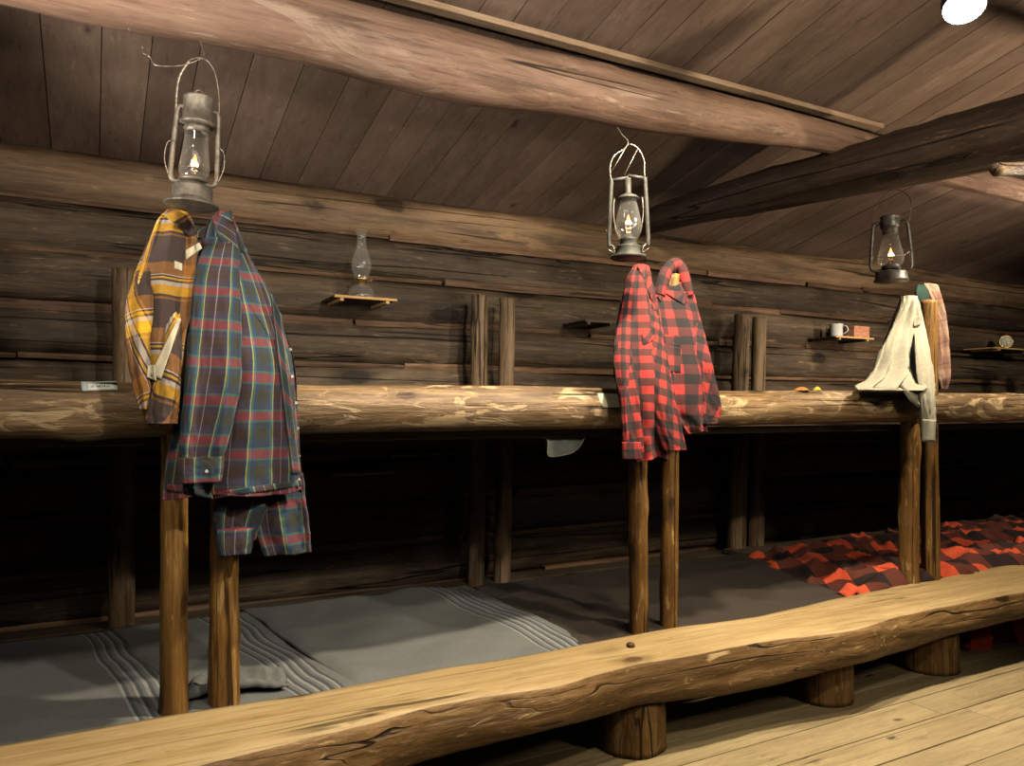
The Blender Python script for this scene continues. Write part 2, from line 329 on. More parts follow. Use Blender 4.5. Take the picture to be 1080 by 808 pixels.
def add_lathe(bm, prof, seg=32, c=(0, 0, 0), cap=True, mi=0):
    rings = []
    for r, z in prof:
        if r < 1e-5: rings.append([bm.verts.new((c[0], c[1], c[2] + z))])
        else: rings.append([bm.verts.new((c[0] + r*math.cos(2*PI*k/seg), c[1] + r*math.sin(2*PI*k/seg), c[2] + z)) for k in range(seg)])
    for a, b in zip(rings, rings[1:]):
        for k in range(seg):
            k2 = (k + 1) % seg
            if len(a) == 1 and len(b) == 1: break
            if len(a) == 1: f = bm.faces.new((a[0], b[k], b[k2]))
            elif len(b) == 1: f = bm.faces.new((a[k], b[0], a[k2]))
            else: f = bm.faces.new((a[k], b[k], b[k2], a[k2]))
            f.material_index = mi
    if cap:
        for rg in (rings[0], rings[-1]):
            if len(rg) > 2: bm.faces.new(rg)
def add_tube(bm, pts, r, seg=8, cap=True, closed=False):
    pts = [Vector(p) for p in pts]; n = len(pts); rings = []
    up = Vector((0, 0, 1)); prev = None
    for i, p in enumerate(pts):
        d = (pts[min(i+1, n-1)] - pts[max(i-1, 0)]).normalized()
        if prev is None:
            a = d.cross(up)
            if a.length < 0.1: a = d.cross(Vector((0, 1, 0)))
            a.normalize()
        else:
            a = (prev - d*prev.dot(d)).normalized()
        prev = a; b = d.cross(a)
        rr = r[i] if isinstance(r, (list, tuple)) else r
        rings.append([bm.verts.new(p + (a*math.cos(2*PI*k/seg) + b*math.sin(2*PI*k/seg))*rr) for k in range(seg)])
    for A, B in zip(rings, rings[1:]):
        for k in range(seg):
            bm.faces.new((A[k], B[k], B[(k+1) % seg], A[(k+1) % seg]))
    if cap: bm.faces.new(rings[0]); bm.faces.new(rings[-1])
def spline(pts, n=8):
    pts = [Vector(p) for p in pts]; out = []
    for i in range(len(pts)-1):
        p0 = pts[max(i-1, 0)]; p1 = pts[i]; p2 = pts[i+1]; p3 = pts[min(i+2, len(pts)-1)]
        for k in range(n):
            t = k/n
            out.append(0.5*((2*p1) + (p2-p0)*t + (2*p0-5*p1+4*p2-p3)*t*t + (3*p1-p0-3*p2+p3)*t**3))
    out.append(pts[-1]); return out
def fbm(p, o=4): return noise.fractal(Vector(p), 0.8, 2.1, o)

def interp(pts, x):
    if x <= pts[0][0]: return pts[0][1]
    for (x0, y0), (x1, y1) in zip(pts, pts[1:]):
        if x <= x1: return y0 + (y1 - y0)*(x - x0)/(x1 - x0)
    return pts[-1][1]
def log_bm(L, r0, r1, seed, seg=32, step=0.045, wob=0.02, rough=0.06, flat=None, bm=None, off=(0, 0, 0), mi=0, knob=0.0, cutmi=None, face=None, rf=None, zf=None):
    """a log along local X from 0 to L; flat=(height) hews the top side flat"""
    own = bm is None
    bm = bm or bmesh.new(); n = max(4, int(L/step)); rings = []
    kn = [(random.uniform(0, L), random.uniform(0, 2*PI), random.uniform(0.5, 1.0)) for _ in range(int(L*3))] if knob else []
    for i in range(n+1):
        x = L*i/n; t = i/n; r = r0 + (r1 - r0)*t
        if rf: r = rf(x)
        cy = wob*noise.noise(Vector((x*0.55, seed, 0.3))); cz = wob*noise.noise(Vector((x*0.55, 5.1, seed)))
        if zf: cz += zf(x)
        ring = []
        for k in range(seg):
            a = 2*PI*k/seg; ca, sa = math.cos(a), math.sin(a)
            rr = r*(1 + rough*1.6*noise.noise(Vector((x*1.1, ca*0.8 + seed, sa*0.8))) + rough*0.5*fbm((x*4, ca*2 + seed*3, sa*2)))
            for kx, ka, ks in kn:
                dx = (x - kx)/0.05; da = math.atan2(math.sin(a - ka), math.cos(a - ka))*r/0.04
                q = dx*dx + da*da
                if q < 9: rr += knob*ks*math.exp(-q)
            y, z = cy + rr*ca, cz + rr*sa
            if face is not None and y < -face: y = -face + (y + face)*0.5
            if flat is not None:
                fl = flat + 0.006*noise.noise(Vector((x*1.7, seed, 9)))
                if z > fl: z = fl + (z - fl)*0.03
            ring.append(bm.verts.new((off[0] + x, off[1] + y, off[2] + z)))
        rings.append(ring)
    for A, B in zip(rings, rings[1:]):
        for k in range(seg):
            f = bm.faces.new((A[k], B[k], B[(k+1) % seg], A[(k+1) % seg])); f.material_index = mi
            if cutmi is not None and all(v.co.z > off[2] + flat - 0.012 for v in f.verts): f.material_index = cutmi
    for rg in (rings[0], rings[-1]):
        f = bm.faces.new(rg); f.material_index = mi
    return bm
def xform(p0, p1):
    p0, p1 = Vector(p0), Vector(p1); d = (p1 - p0).normalized()
    return Matrix.Translation(p0) @ d.to_track_quat('X', 'Z').to_matrix().to_4x4()
def log_obj(name, p0, p1, r0, r1, mat, parent=None, **kw):
    L = (Vector(p1) - Vector(p0)).length
    return obj(name, log_bm(L, r0, r1, random.uniform(0, 50), **kw), mat, parent, xform(p0, p1))

# ------------------------------------------------------------------ the room
X0, X1 = -2.6, 9.4
WALLY = 3.92
CZ0, CS = 2.43, 0.22                             # ceiling height at the wall, rise per metre towards us
def ceil_z(y): return CZ0 + CS*(WALLY - y)

# floor boards along X
bm = bmesh.new(); y = -3.0; k = 0
while y < WALLY + 0.1:
    w = random.choice([0.135, 0.15, 0.165]); x = X0 - random.uniform(0, 2)
    while x < X1:
        L = random.uniform(3.2, 4.6)
        add_box(bm, (x + L/2, y + w/2, -0.015 + random.uniform(-0.001, 0.001)), (L - 0.004, w - 0.006, 0.03), 0.003); x += L
    y += w
fl = obj('floor', bm, M['floor'], smooth=False); fl['kind'] = 'structure'
bm = bmesh.new(); add_box(bm, ((X0+X1)/2, 0.5, -0.05), (X1-X0, 7.4, 0.03)); sub = obj('subfloor', bm, M['deck'], fl, smooth=False)

# ceiling boards running up the slope
bm = bmesh.new(); x = X0; sl = math.atan(CS); rot = Matrix.Rotation(-sl, 3, 'X')
Lc = 5.2
while x < X1:
    w = random.choice([0.145, 0.165, 0.19])
    cy = WALLY + 0.12 - Lc/2*math.cos(sl)
    add_box(bm, (x + w/2, cy, ceil_z(cy) + 0.0125 + random.uniform(-0.0015, 0.0015)), (w - 0.003, Lc, 0.025), 0.0015, rot)
    x += w
ce = obj('ceiling', bm, M['ceil'], smooth=False); ce['kind'] = 'structure'
bm = bmesh.new(); cy = WALLY + 0.12 - Lc/2*math.cos(sl)
add_box(bm, ((X0+X1)/2, cy, ceil_z(cy) + 0.05), (X1-X0, Lc, 0.03), 0, rot); obj('ceiling_sheathing', bm, M['deck'], ce, smooth=False)

# back wall of horizontal logs
PITCHZ = 0.235
strips_z = [2.175 - PITCHZ*i for i in range(10)]
bm = bmesh.new()
for i in range(11):
    zc = 2.30 - PITCHZ*i
    if zc < -0.1: break
    log_bm(X1 - X0, 0.126, 0.121, 3.3*i, seg=28, step=0.06, wob=0.03, rough=0.10, bm=bm, off=(X0, WALLY + 0.10, zc), mi=1 if i == 0 else 0, knob=0.007, face=0.092)
wb = obj('wall_back', bm, [M['wall'], M['wall_top']]); wb['kind'] = 'structure'
for i, z in enumerate(strips_z):
    bm = bmesh.new(); x = X0
    while x < X1:
        L = random.uniform(0.5, 2.4); hgt = random.uniform(0.018, 0.044); n = max(3, int(L/0.08))
        zz = z + 0.010 + random.uniform(-0.012, 0.012); dy = random.uniform(0, 0.012); rings = []
        for q in range(n+1):
            xx = x + L*q/n; hh = hgt*(1 + 0.25*noise.noise(Vector((xx*3, i, 1)))); zc = zz + 0.010*noise.noise(Vector((xx*1.2, i*3.1, 2)))
            yy = WALLY + 0.028 - dy
            rings.append([bm.verts.new((xx, yy + a, zc + b*hh)) for a, b in ((-0.012, -0.5), (-0.016, 0), (-0.012, 0.5), (0.05, 0.5), (0.05, -0.5))])
        for A, B in zip(rings, rings[1:]):
            for q in range(5): bm.faces.new((A[q], B[q], B[(q+1) % 5], A[(q+1) % 5]))
        bm.faces.new(rings[0]); bm.faces.new(rings[-1]); x += L + random.uniform(0.004, 0.03)
    o = obj('chinking_strip', bm, M['strip'], wb, smooth=False)
# wall behind the logs so that no gap shows
bm = bmesh.new(); add_box(bm, ((X0+X1)/2, WALLY + 0.26, 1.2), (X1-X0, 0.06, 2.6)); obj('wall_lining', bm, M['deck'], wb, smooth=False)

# purlin under the ceiling, batten on it, crossing tie beam
PY = 2.50
PZC = P(540, 78, PY).z
TRP = [(-160, -70, -30), (0, -62, 4), (100, -50, 27), (200, -34, 43), (300, -14, 59), (400, 10, 88), (480, 30, 112), (540, 45, 121), (600, 55, 127), (660, 70, 143), (720, 84, 151), (780, 98, 158), (840, 112, 164), (900, 127, 176), (960, 142, 198), (1010, 158, 212), (1080, 178, 227)]
TP = []
for px_, yt_, yb_2 in TRP[1:]:
    pt_, pb_ = P(px_, yt_, PY), P(px_, yb_2, PY); th_ = math.atan2(pt_.x, pt_.y)
    el = math.atan2((pt_.z + pb_.z)/2 - CAM.z, Vector((pt_.x, pt_.y)).length)
    TP.append(((pt_.x + pb_.x)/2 - X0, (pt_.z + pb_.z)/2, (pt_.z - pb_.z)/2*math.cos(th_)*0.98))
TP = [(0, TP[0][1], TP[0][2])] + TP + [(X1 - X0, TP[-1][1] - 0.02, 0.14)]
def sm(k, x): return sum(interp([(t[0], t[k]) for t in TP], x + dx_) for dx_ in (-0.12, -0.06, 0, 0.06, 0.12))/5
pur = log_obj('ceiling_purlin', (X0, PY, 0), (X1, PY, 0), 0.15, 0.15, M['purlin'], seg=40, wob=0.0, rough=0.045, knob=0.008, rf=lambda x: sm(2, x), zf=lambda x: sm(1, x))
tag(pur, 'thick reddish peeled log running lengthwise under the sloping board ceiling, above the lanterns', 'log beam')
bm = bmesh.new(); yb = 2.545
add_box(bm, ((X0 + 3.55)/2, yb, ceil_z(yb) - 0.022), (3.55 - X0, 0.05, 0.024), 0.003, None)
bt = obj('ceiling_batten', bm, M['batten'], smooth=False); tag(bt, 'thin pale batten nailed to the ceiling boards above the thick reddish log', 'batten')
tA, tB = P(690, 232, 3.72), P(1080, 136, 1.74)
d = (tB - tA).normalized()
tie = log_obj('tie_beam', tB + d*2.2, tA - d*0.22, 0.205, 0.080, M['tie'], seg=40, wob=0.03, rough=0.08, knob=0.01)
tag(tie, 'dark tapering log beam crossing under the reddish purlin towards the back wall', 'log beam')

# ------------------------------------------------------------------ the bunk
RY, PFY, PBY = 2.57, 2.56, 3.74
RZ = P(380, 431, RY).z
bunk = thing('bunk_bed', 'long two-tier log bunk with peeled rail and paired amber posts against the log wall', 'bunk bed', (2.5, 3.2, 0))
random.seed(41)
rail = log_obj('rail', (X0, RY, RZ), (X1, RY, P(1000, 428, RY).z), 0.084, 0.076, M['rail'], bunk, seg=44, step=0.035, wob=0.016, rough=0.07, knob=0.010)
lab(rail, 'long peeled tan log rail of the upper bunk')
def on_plane_x(px, Y): return P(px, 432, Y).x
def post(px_top, px_bot, Y, ztop, zbot, r, mat, name='post'):
    a = P(px_bot, 640, Y).x; b = P(px_top, 300, Y).x
    p0, p1 = Vector((a, Y, zbot)), Vector((b, Y, ztop))
    return log_obj(name, p0, p1, r*1.05, r*0.93, mat, bunk, seg=24, step=0.02, wob=0.008, rough=0.12, knob=0.008)
fposts = []
for (a, b, r) in ((184, 187, .037), (236, 241, .044), (672, 674, .037), (709, 703, .036), (960, 959, .049), (980, 981, .043)):
    fposts.append(post(a, b, PFY, 1.81 if a < 400 else 1.79 if a < 700 else 1.83 if a < 800 else 1.785 if a < 970 else 1.84, 0.0, r, M['post']))
for (a, b, r, zt) in ((131, 129, .052, 1.86), (506, 500, .047, 1.87), (535, 528, .045, 1.865), (783, 774, .055, 1.88), (800, 796, .050, 1.87)):
    post(a, b, PBY, zt, 0.0, r, M['backpost'], 'back_post')
# second (far right, beyond the frame edge) pair keeps the bay rhythm
for xx in (6.10, 6.32): log_obj('post', (xx, PFY, 0), (xx, PFY, 1.9), .046, .042, M['post'], bunk, seg=20, step=0.05)
def deck(name, z, y0, y1, th, mat):
    bm = bmesh.new(); y = y0
    while y < y1 - 0.01:
        w = min(random.uniform(0.14, 0.2), y1 - y)
        add_box(bm, ((X0+X1)/2, y + w/2, z), (X1 - X0, w - 0.005, th), 0.003); y += w
    return obj(name, bm, mat, bunk, smooth=False)
deck('upper_deck', 1.155, 2.62, 3.88, 0.03, M['deck'])
deck('lower_deck', 0.30, 2.49, 3.88, 0.03, M['board_grey'])
bm = bmesh.new(); add_box(bm, ((X0+X1)/2, 2.72, 0.235), (X1-X0, 0.035, 0.09), 0.004); obj('bed_stringer', bm, M['deck'], bunk, smooth=False)
bm = bmesh.new(); add_box(bm, ((X0+X1)/2, 3.25, 0.15), (X1-X0, 0.04, 0.27), 0.004); obj('under_board', bm, M['deck'], bunk, smooth=False)

# ------------------------------------------------------------------ the bench
bench = thing('log_bench', 'long hewn half-log bench with flat pale top on round stumps in front of the bunk', 'bench', (2.5, 2.36, 0))
BT = PZ(360, 767, 0.3125)
ZT = 0.352
FE = [PZ(*q, ZT) for q in ((187, 808), (360, 767), (436, 745), (513, 730), (589, 721), (627, 709), (665, 698), (720, 689.5), (796, 675), (903, 662), (934, 651), (987, 639), (1080, 622))]
BE = [PZ(*q, ZT) for q in ((0, 784), (153, 756), (360, 723), (474, 702), (589, 683), (665, 668), (720, 658.5), (796, 649.5), (873, 631.5), (949, 616), (1025, 601), (1080, 591.5))]
UE = [P(px_, py_, interp([(p.x, p.y) for p in FE], PZ(px_, py_, 0.19).x) - 0.01) for px_, py_ in ((429, 808), (513, 784), (589, 765), (627, 755.6), (720, 737), (777, 731), (834, 718), (892, 702), (949, 687), (1010, 668), (1080, 650.6))]
FE = [(-2.5, FE[0].y - 0.01)] + [(p.x, p.y) for p in FE]; BE = [(-2.5, BE[0].y)] + [(p.x, p.y) for p in BE]; UE = [(-2.5, UE[0].z)] + [(p.x, p.z) for p in UE]
def bench_back(x): return interp(BE, x)
bm = bmesh.new(); n = 300; L = 11.0; xb = -2.2; rings = []
def smooth_i(pts, x): return (interp(pts, x - 0.08) + 2*interp(pts, x) + interp(pts, x + 0.08))/4
NT_, NF_, NU_, NB_ = 10, 12, 12, 6
for i in range(n+1):
    x = xb + L*i/n; ring = []
    yf = smooth_i(FE, x) + 0.006*noise.noise(Vector((x*6, 3, 1))); yb = smooth_i(BE, x) + 0.006*noise.noise(Vector((x*5, 8, 1))); zb = smooth_i(UE, x)
    zt = ZT; hh = zt - zb
    for q in range(NT_):                          # hewn top, back to front
        t = q/NT_; y = yb + (yf - yb)*t
        z = zt + 0.0035*noise.noise(Vector((x*2.5, y*8, 3))) - 0.006*(max(0, t - 0.88)/0.12)**2 - 0.008*(max(0, 0.1 - t)/0.1)
        ring.append(Vector((x, y, z)))
    for q in range(NF_):                          # front face, bulging, down to the underside
        t = q/NF_; y = yf - 0.004 - 0.030*math.sin(PI*min(1, t*0.75 + 0.02)) + 0.020*max(0, t - 0.6)**1.5*3
        z = zt - 0.010 - (hh - 0.010)*min(1, t*1.09)
        nn = 0.006*fbm((x*3, t*3, 5)) + 0.004*noise.noise(Vector((x*11, t*7, 2)))
        ring.append(Vector((x, y + nn, z)))
    y0, z0_ = ring[-1].y, ring[-1].z
    for q in range(NU_):
        t = (q+1)/NU_; y = y0 + (yb - 0.03 - y0)*t; z = z0_ - 0.022*math.sin(PI*t) + 0.02*t + 0.005*fbm((x*3, y*6, 1))
        ring.append(Vector((x, y, z)))
    z1_ = ring[-1].z
    for q in range(NB_):
        t = (q+1)/(NB_+1); ring.append(Vector((x, yb - 0.03*(1 - t)**2 + 0.004, z1_ + (zt - 0.012 - z1_)*t)))
    rings.append([bm.verts.new((v.x - xb, v.y, v.z)) for v in ring])
NN = len(rings[0])
for A, B in zip(rings, rings[1:]):
    for q in range(NN):
        f = bm.faces.new((A[q], B[q], B[(q+1) % NN], A[(q+1) % NN])); f.material_index = 1 if q < NT_ or q == NN-1 else 0
bm.faces.new(rings[0]); bm.faces.new(rings[-1])
seat = obj('seat', bm, [M['bench_side'], M['bench_top']], bench, Matrix.Translation((xb, 0, 0)))
for px, w, Y in ((665, 0.128, 2.35), (868, 0.125, 2.33), (978, 0.136, 2.36)):
    x = P(px, 720, Y).x
    log_obj('leg', (x, Y, 0.0), (x, Y, 0.186), w, w*0.96, M['stump'], bench, seg=36, step=0.02, wob=0.0, rough=0.07)
for x in (0.35, 5.1): log_obj('leg', (x, 2.35, 0.0), (x, 2.35, 0.205), 0.13, 0.125, M['stump'], bench, seg=36, step=0.02, wob=0.0, rough=0.07)
bm = bmesh.new(); p = PZ(665, 682, 0.352); add_lathe(bm, [(0.016, 0), (0.016, 0.010), (0.011, 0.014), (0, 0.014)], 8); obj('bolt', bm, M['nailhead'], bench, Matrix.Translation(p))

# ------------------------------------------------------------------ cloth helpers
SHY = -0.150
def uvset(bm, f, uvs):
    ly = bm.loops.layers.uv.verify()
    for lp, uv in zip(f.loops, uvs): lp[ly].uv = uv
def loft(name, rows, mat, parent, depth=0.035, nf=5, amp=0.008, per=None, rot=0.0, seed=1.0, seg=96, nrow=64, bottom_wave=0.0, sharp=0.5,
         captop=True, uoff=0.0, voff=0.0, solid=0.0018, flatfront=1.0, conv=0.4, twist=0.0):
    """rows: (y, xl, xr, Y[, depth]) traced top to bottom; becomes a hollow hanging sleeve/body of cloth with its own thickness and folds"""
    rs = [r if len(r) == 5 else (*r, depth) for r in rows]
    rs = [(r[0], r[1], r[2], r[3] + SHY, r[4]) for r in rs]
    ctr = [(P((r[1]+r[2])/2, r[0], r[3])) for r in rs]; data = []
    for r, c in zip(rs, ctr):
        l, rr = P(r[1], r[0], r[3]), P(r[2], r[0], r[3]); a0 = (rr - l).length/2
        th = math.atan2(c.x, c.y); b = r[4]
        a = math.sqrt(max(a0*a0 - (b*math.tan(th))**2, 0.25*a0*a0)); data.append(Vector((a, b, 0)))
    per_n = max(2, nrow//(len(rs)-1))
    cs = spline(ctr, per_n); ds = spline(data, per_n)
    wmax = max(d.x for d in ds); per = per or 2*PI*math.sqrt((wmax**2 + (sum(d.y for d in ds)/len(ds))**2)/2)*1.12
    bm = bmesh.new(); bm.loops.layers.uv.verify(); rings = []; vv = 0; us = []
    cr, sr = math.cos(rot), math.sin(rot)
    for i, (c, d) in enumerate(zip(cs, ds)):
        if i: vv += (cs[i] - cs[i-1]).length
        t = i/(len(cs)-1); ring = []; au = []
        w = max(d.x, 0.012)
        for k in range(seg):
            ph = 2*PI*k/seg; ca, sa = math.cos(ph), math.sin(ph)
            sx = math.copysign(abs(ca)**0.85, ca)
            s = math.sin(nf*ph + seed*2.3 + 1.6*noise.noise(Vector((t*1.4, seed, 0))) + twist*t)
            fold = (1 - sharp)*s + sharp*(1 - 2*abs(math.sin(0.5*nf*ph + seed + twist*t*0.5 + 0.8*noise.noise(Vector((t*1.3, 3, seed))))))
            A = 1.9*amp*min(1.0, 0.45 + t*1.1)*(w/max(wmax, 1e-4))**0.5
            side = abs(ca)**3
            wr = 0.45*amp*fbm((ca*2.5 + seed, sa*2.5, t*6), 4) + 0.0022*noise.noise(Vector((ca*4, seed, t*16)))
            dx = (1 - side)*0.0
            y = d.y*sa*flatfront + (fold*A*(1 - 0.7*side) + wr*1.6)*(-1 if sa < 0 else 1)
            x = w*sx + wr*0.5*ca
            z = -bottom_wave*max(0, (t - 0.8)/0.2)*math.sin(nf*ph*0.5 + seed)
            ring.append(bm.verts.new((c.x + x, c.y + y, c.z + z)))
        rings.append(ring)
        q = (w/wmax)**conv
        us.append((vv, q))
    for i in range(len(rings)-1):
        for k in range(seg):
            k2 = (k+1) % seg
            f = bm.faces.new((rings[i][k], rings[i+1][k], rings[i+1][k2], rings[i][k2]))
            uv = []
            for (ii, kk) in ((i, k), (i+1, k), (i+1, k+1), (i, k+1)):
                u = ((kk/seg + 0.25) % 1.0001 if False else kk/seg); u = (u - 0.75)*per*us[ii][1]; v = us[ii][0]
                uv.append((u*cr - v*sr + uoff, u*sr + v*cr + voff))
            uvset(bm, f, uv)
    if captop:
        top = bm.verts.new(cs[0] + Vector((0, 0, 0.006)))
        for k in range(seg):
            f = bm.faces.new((rings[0][k], rings[0][(k+1) % seg], top)); uvset(bm, f, [(uoff, voff)]*3)
    return obj(name, bm, mat, parent, solid=solid)

def bvh(*objs):
    vs, ps = [], []
    for o in objs:
        m = Matrix.Identity(4); q = o; ch = []
        while q: ch.append(q); q = q.parent
        for q in reversed(ch): m = m @ q.matrix_basis
        b = len(vs); vs += [m @ v.co for v in o.data.vertices]; ps += [[b + i for i in p.vertices] for p in o.data.polygons]
    return BVHTree.FromPolygons(vs, ps)
def hit(tree, px, py, fallback=2.6):
    d = ray(px, py); h = tree.ray_cast(CAM, d)
    if h[0] is None: return P(px, py, fallback), -d
    n = h[1] if h[1].dot(d) < 0 else -h[1]
    return h[0], n
def patch(name, quad, tree, mat, parent, off=0.004, th=0.002, nu=14, nv=10, rot=0.0, uoff=0.0, voff=0.0, bulge=0.0, fb=2.6, lift=None):
    fb = fb + SHY
    """a sewn-on piece (pocket, cuff, collar, card) lying on a surface, quad = tl,tr,br,bl"""
    bm = bmesh.new(); bm.loops.layers.uv.verify(); g = []
    tl, tr, br_, bl = [Vector(q) for q in quad]; hits = []
    pts = []
    for j in range(nv+1):
        row = []
        for i in range(nu+1):
            s, t = i/nu, j/nv; q = (tl*(1-s) + tr*s)*(1-t) + (bl*(1-s) + br_*s)*t
            p, n = hit(tree, q.x, q.y, fb); row.append([p, (p - CAM).length, ray(q.x, q.y)])
        pts.append(row)
    ds = sorted(r[1] for row in pts for r in row); md = ds[len(ds)//2]
    for row in pts:
        for r in row: r[1] = min(max(r[1], md - 0.03), md + 0.03)
    for _ in range(2):
        pts = [[[r[0], (sum(pts[jj][ii][1] for jj in range(max(0, j-1), min(nv, j+1)+1) for ii in range(max(0, i-1), min(nu, i+1)+1)) /
                 ((min(nv, j+1)-max(0, j-1)+1)*(min(nu, i+1)-max(0, i-1)+1))), r[2]] for i, r in enumerate(row)] for j, row in enumerate(pts)]
    cr, sr = math.cos(rot), math.sin(rot)
    for j, row in enumerate(pts):
        gr = []
        for i, r in enumerate(row):
            s, t = i/nu, j/nv; o = off + bulge*4*s*(1-s)*math.sin(PI*min(1, t*1.3))
            if lift: o += lift*t
            gr.append(bm.verts.new(CAM + r[2]*(r[1] - o)))
        g.append(gr)
    w = (g[0][0].co - g[0][-1].co).length; h = (g[0][0].co - g[-1][0].co).length
    for j in range(nv):
        for i in range(nu):
            f = bm.faces.new((g[j][i], g[j+1][i], g[j+1][i+1], g[j][i+1])); uv = []
            for (jj, ii) in ((j, i), (j+1, i), (j+1, i+1), (j, i+1)):
                u, v = ii/nu*w, jj/nv*h; uv.append((u*cr - v*sr + uoff, u*sr + v*cr + voff))
            uvset(bm, f, uv)
    return obj(name, bm, mat, parent, solid=th)
def button(px, py, tree, parent, r=0.0045, mat=None, name='button'):
    p, n = hit(tree, px, py); n = (n*0.3 - ray(px, py)).normalized()
    bm = bmesh.new(); add_lathe(bm, [(0, 0), (r, 0), (r, 0.0014), (r*0.8, 0.0022), (r*0.7, 0.0016), (0, 0.0016)], 14)
    return obj(name, bm, mat or M['button'], parent, Matrix.Translation(p + n*0.003) @ n.to_track_quat('Z', 'Y').to_matrix().to_4x4())

# ------------------------------------------------------------------ left shirts
sh = thing('shirt', 'blue, red and green tartan flannel shirt hanging right of the yellow shirt', 'shirt', P(235, 225, 2.72), 'shirts hung on the bunk posts')
T = M['tartan']
body = loft('body', [(224, 229, 243, 2.715, .016), (240, 218, 251, 2.70, .03), (262, 212, 260, 2.68, .04), (300, 207, 282, 2.63, .045), (345, 203, 301, 2.58, .045), (385, 198, 313, 2.535, .04),
                     (430, 190, 315, 2.525, .036), (470, 181, 318, 2.53, .036), (505, 176, 319, 2.535, .036), (522, 175, 320, 2.535, .036)], T, sh, nf=7, amp=0.010, seed=2.2, bottom_wave=0.006, conv=0.25,
            uoff=0.03)
sleeve = loft('sleeve', [(252, 219, 252, 2.665, .015), (290, 206, 254, 2.590, .022), (340, 201, 255, 2.525, .024), (400, 196, 255, 2.480, .024), (440, 192, 248, 2.475, .024), (470, 190, 240, 2.475, .022), (486, 190, 237, 2.475, .020)],
              T, sh, nf=4, amp=0.006, seed=5.2, conv=0.1, uoff=0.012, voff=0.02, rot=-0.03)
cuff = loft('cuff', [(482, 189, 236, 2.472, .024), (495, 189, 236, 2.47, .026), (509, 191, 233, 2.47, .025)], T, sh, nf=3, amp=0.002, seed=1.1, conv=0, uoff=0.06, voff=0.05, nrow=12, captop=False)
tail = loft('tail', [(500, 262, 320, 2.60, .02), (530, 266, 323, 2.60, .025), (560, 270, 326, 2.60, .025), (584, 278, 328, 2.60, .025)], T, sh, nf=5, amp=0.008, seed=3.9, conv=0, uoff=0.05, voff=0.03, nrow=24)
sl2 = loft('sleeve', [(512, 240, 292, 2.60, .02), (535, 226, 285, 2.59, .024), (555, 226, 275, 2.585, .024), (571, 228, 270, 2.58, .022)], T, sh, nf=4, amp=0.007, seed=8.1, conv=0, uoff=0.03, voff=0.07, nrow=24)
cuff2 = loft('cuff', [(558, 229, 268, 2.56, .022), (572, 229, 267, 2.56, .024), (585, 232, 264, 2.56, .022)], T, sh, nf=3, amp=0.002, seed=1.7, conv=0, uoff=0.02, voff=0.02, nrow=10)
tr1 = bvh(body, sleeve)
patch('collar', ((224, 230), (244, 222), (252, 262), (234, 258)), tr1, T, sh, off=0.006, th=0.003, rot=0.9, uoff=.03, fb=2.66)
patch('collar', ((245, 226), (250, 240), (262, 268), (254, 266)), tr1, T, sh, off=0.005, th=0.003, rot=-0.7, uoff=.01, fb=2.66)
patch('placket', ((284, 305), (298, 335), (318, 500), (308, 500)), bvh(body), T, sh, off=0.004, th=0.002, nv=26, nu=5, uoff=0.03, voff=0.03)
trb = bvh(body, cuff)
for q in ((306, 369), (308, 397), (312, 425), (314, 452), (315, 481), (315, 506), (218, 497)): button(*q, trb, sh)
# hem band
patch('hem', ((176, 510), (225, 519), (225, 526), (175, 517)), bvh(body), T, sh, off=0.003, th=0.002, nv=3, nu=20, rot=0.4, fb=2.5)
patch('hem', ((225, 519), (319, 506), (319, 513), (225, 526)), bvh(body), T, sh, off=0.003, th=0.002, nv=3, nu=30, rot=0.3, fb=2.5)
# collar tip poking out towards the yellow shirt
loft('collar_tip', [(238, 219, 224, 2.72, .008), (245, 205, 222, 2.70, .012), (252, 203, 222, 2.69, .01)], T, sh, nf=2, amp=0.001, seed=3, nrow=10, conv=0)

ys = thing('shirt', 'yellow, brown and white plaid flannel shirt hanging on the leftmost bunk post', 'shirt', P(185, 225, 2.72), 'shirts hung on the bunk posts')
Yp = M['yellow_plaid']
yb_ = loft('body', [(222, 178, 197, 2.72, .016), (232, 168, 203, 2.71, .03), (250, 160, 208, 2.69, .04), (280, 150, 209, 2.65, .045), (300, 146, 208, 2.62, .045), (330, 145, 204, 2.58, .04), (360, 146, 196, 2.54, .032), (400, 150, 190, 2.52, .028),
                    (430, 153, 188, 2.515, .026), (446, 155, 186, 2.515, .024)], Yp, ys, nf=5, amp=0.011, seed=4.4, conv=0.2, uoff=0.02, voff=0.08, bottom_wave=0.008)
ysl = loft('sleeve', [(256, 156, 172, 2.73, .016), (280, 146, 172, 2.66, .02), (300, 140, 172, 2.61, .02), (315, 134, 174, 2.57, .022), (345, 132, 173, 2.54, .024), (380, 135, 168, 2.52, .022), (405, 140, 166, 2.515, .02), (432, 147, 163, 2.515, .016)],
           Yp, ys, nf=4, amp=0.007, seed=6.6, conv=0.1, rot=0.35, uoff=0.06, voff=0.05)
ys2 = loft('sleeve', [(318, 178, 189, 2.60, .012), (350, 173, 191, 2.52, .016), (385, 168, 191, 2.49, .018), (415, 160, 190, 2.485, .018), (447, 154, 187, 2.485, .018)], Yp, ys, nf=3, amp=0.005, seed=2.6, conv=0.1, rot=-0.42, uoff=0.09, voff=0.1)
tr2 = bvh(yb_, ysl, ys2)
lab(patch('lining_tape', ((188, 335), (191, 337), (170, 400), (158, 396)), tr2, M['cream'], ys, off=0.006, th=0.003, nv=22, nu=6, fb=2.5), 'cream strip inside the open front')
lab(patch('lining_tape', ((156, 386), (163, 385), (165, 402), (155, 398)), tr2, M['cream'], ys, off=0.008, th=0.003, fb=2.5), 'cream patch at the end of the strip')
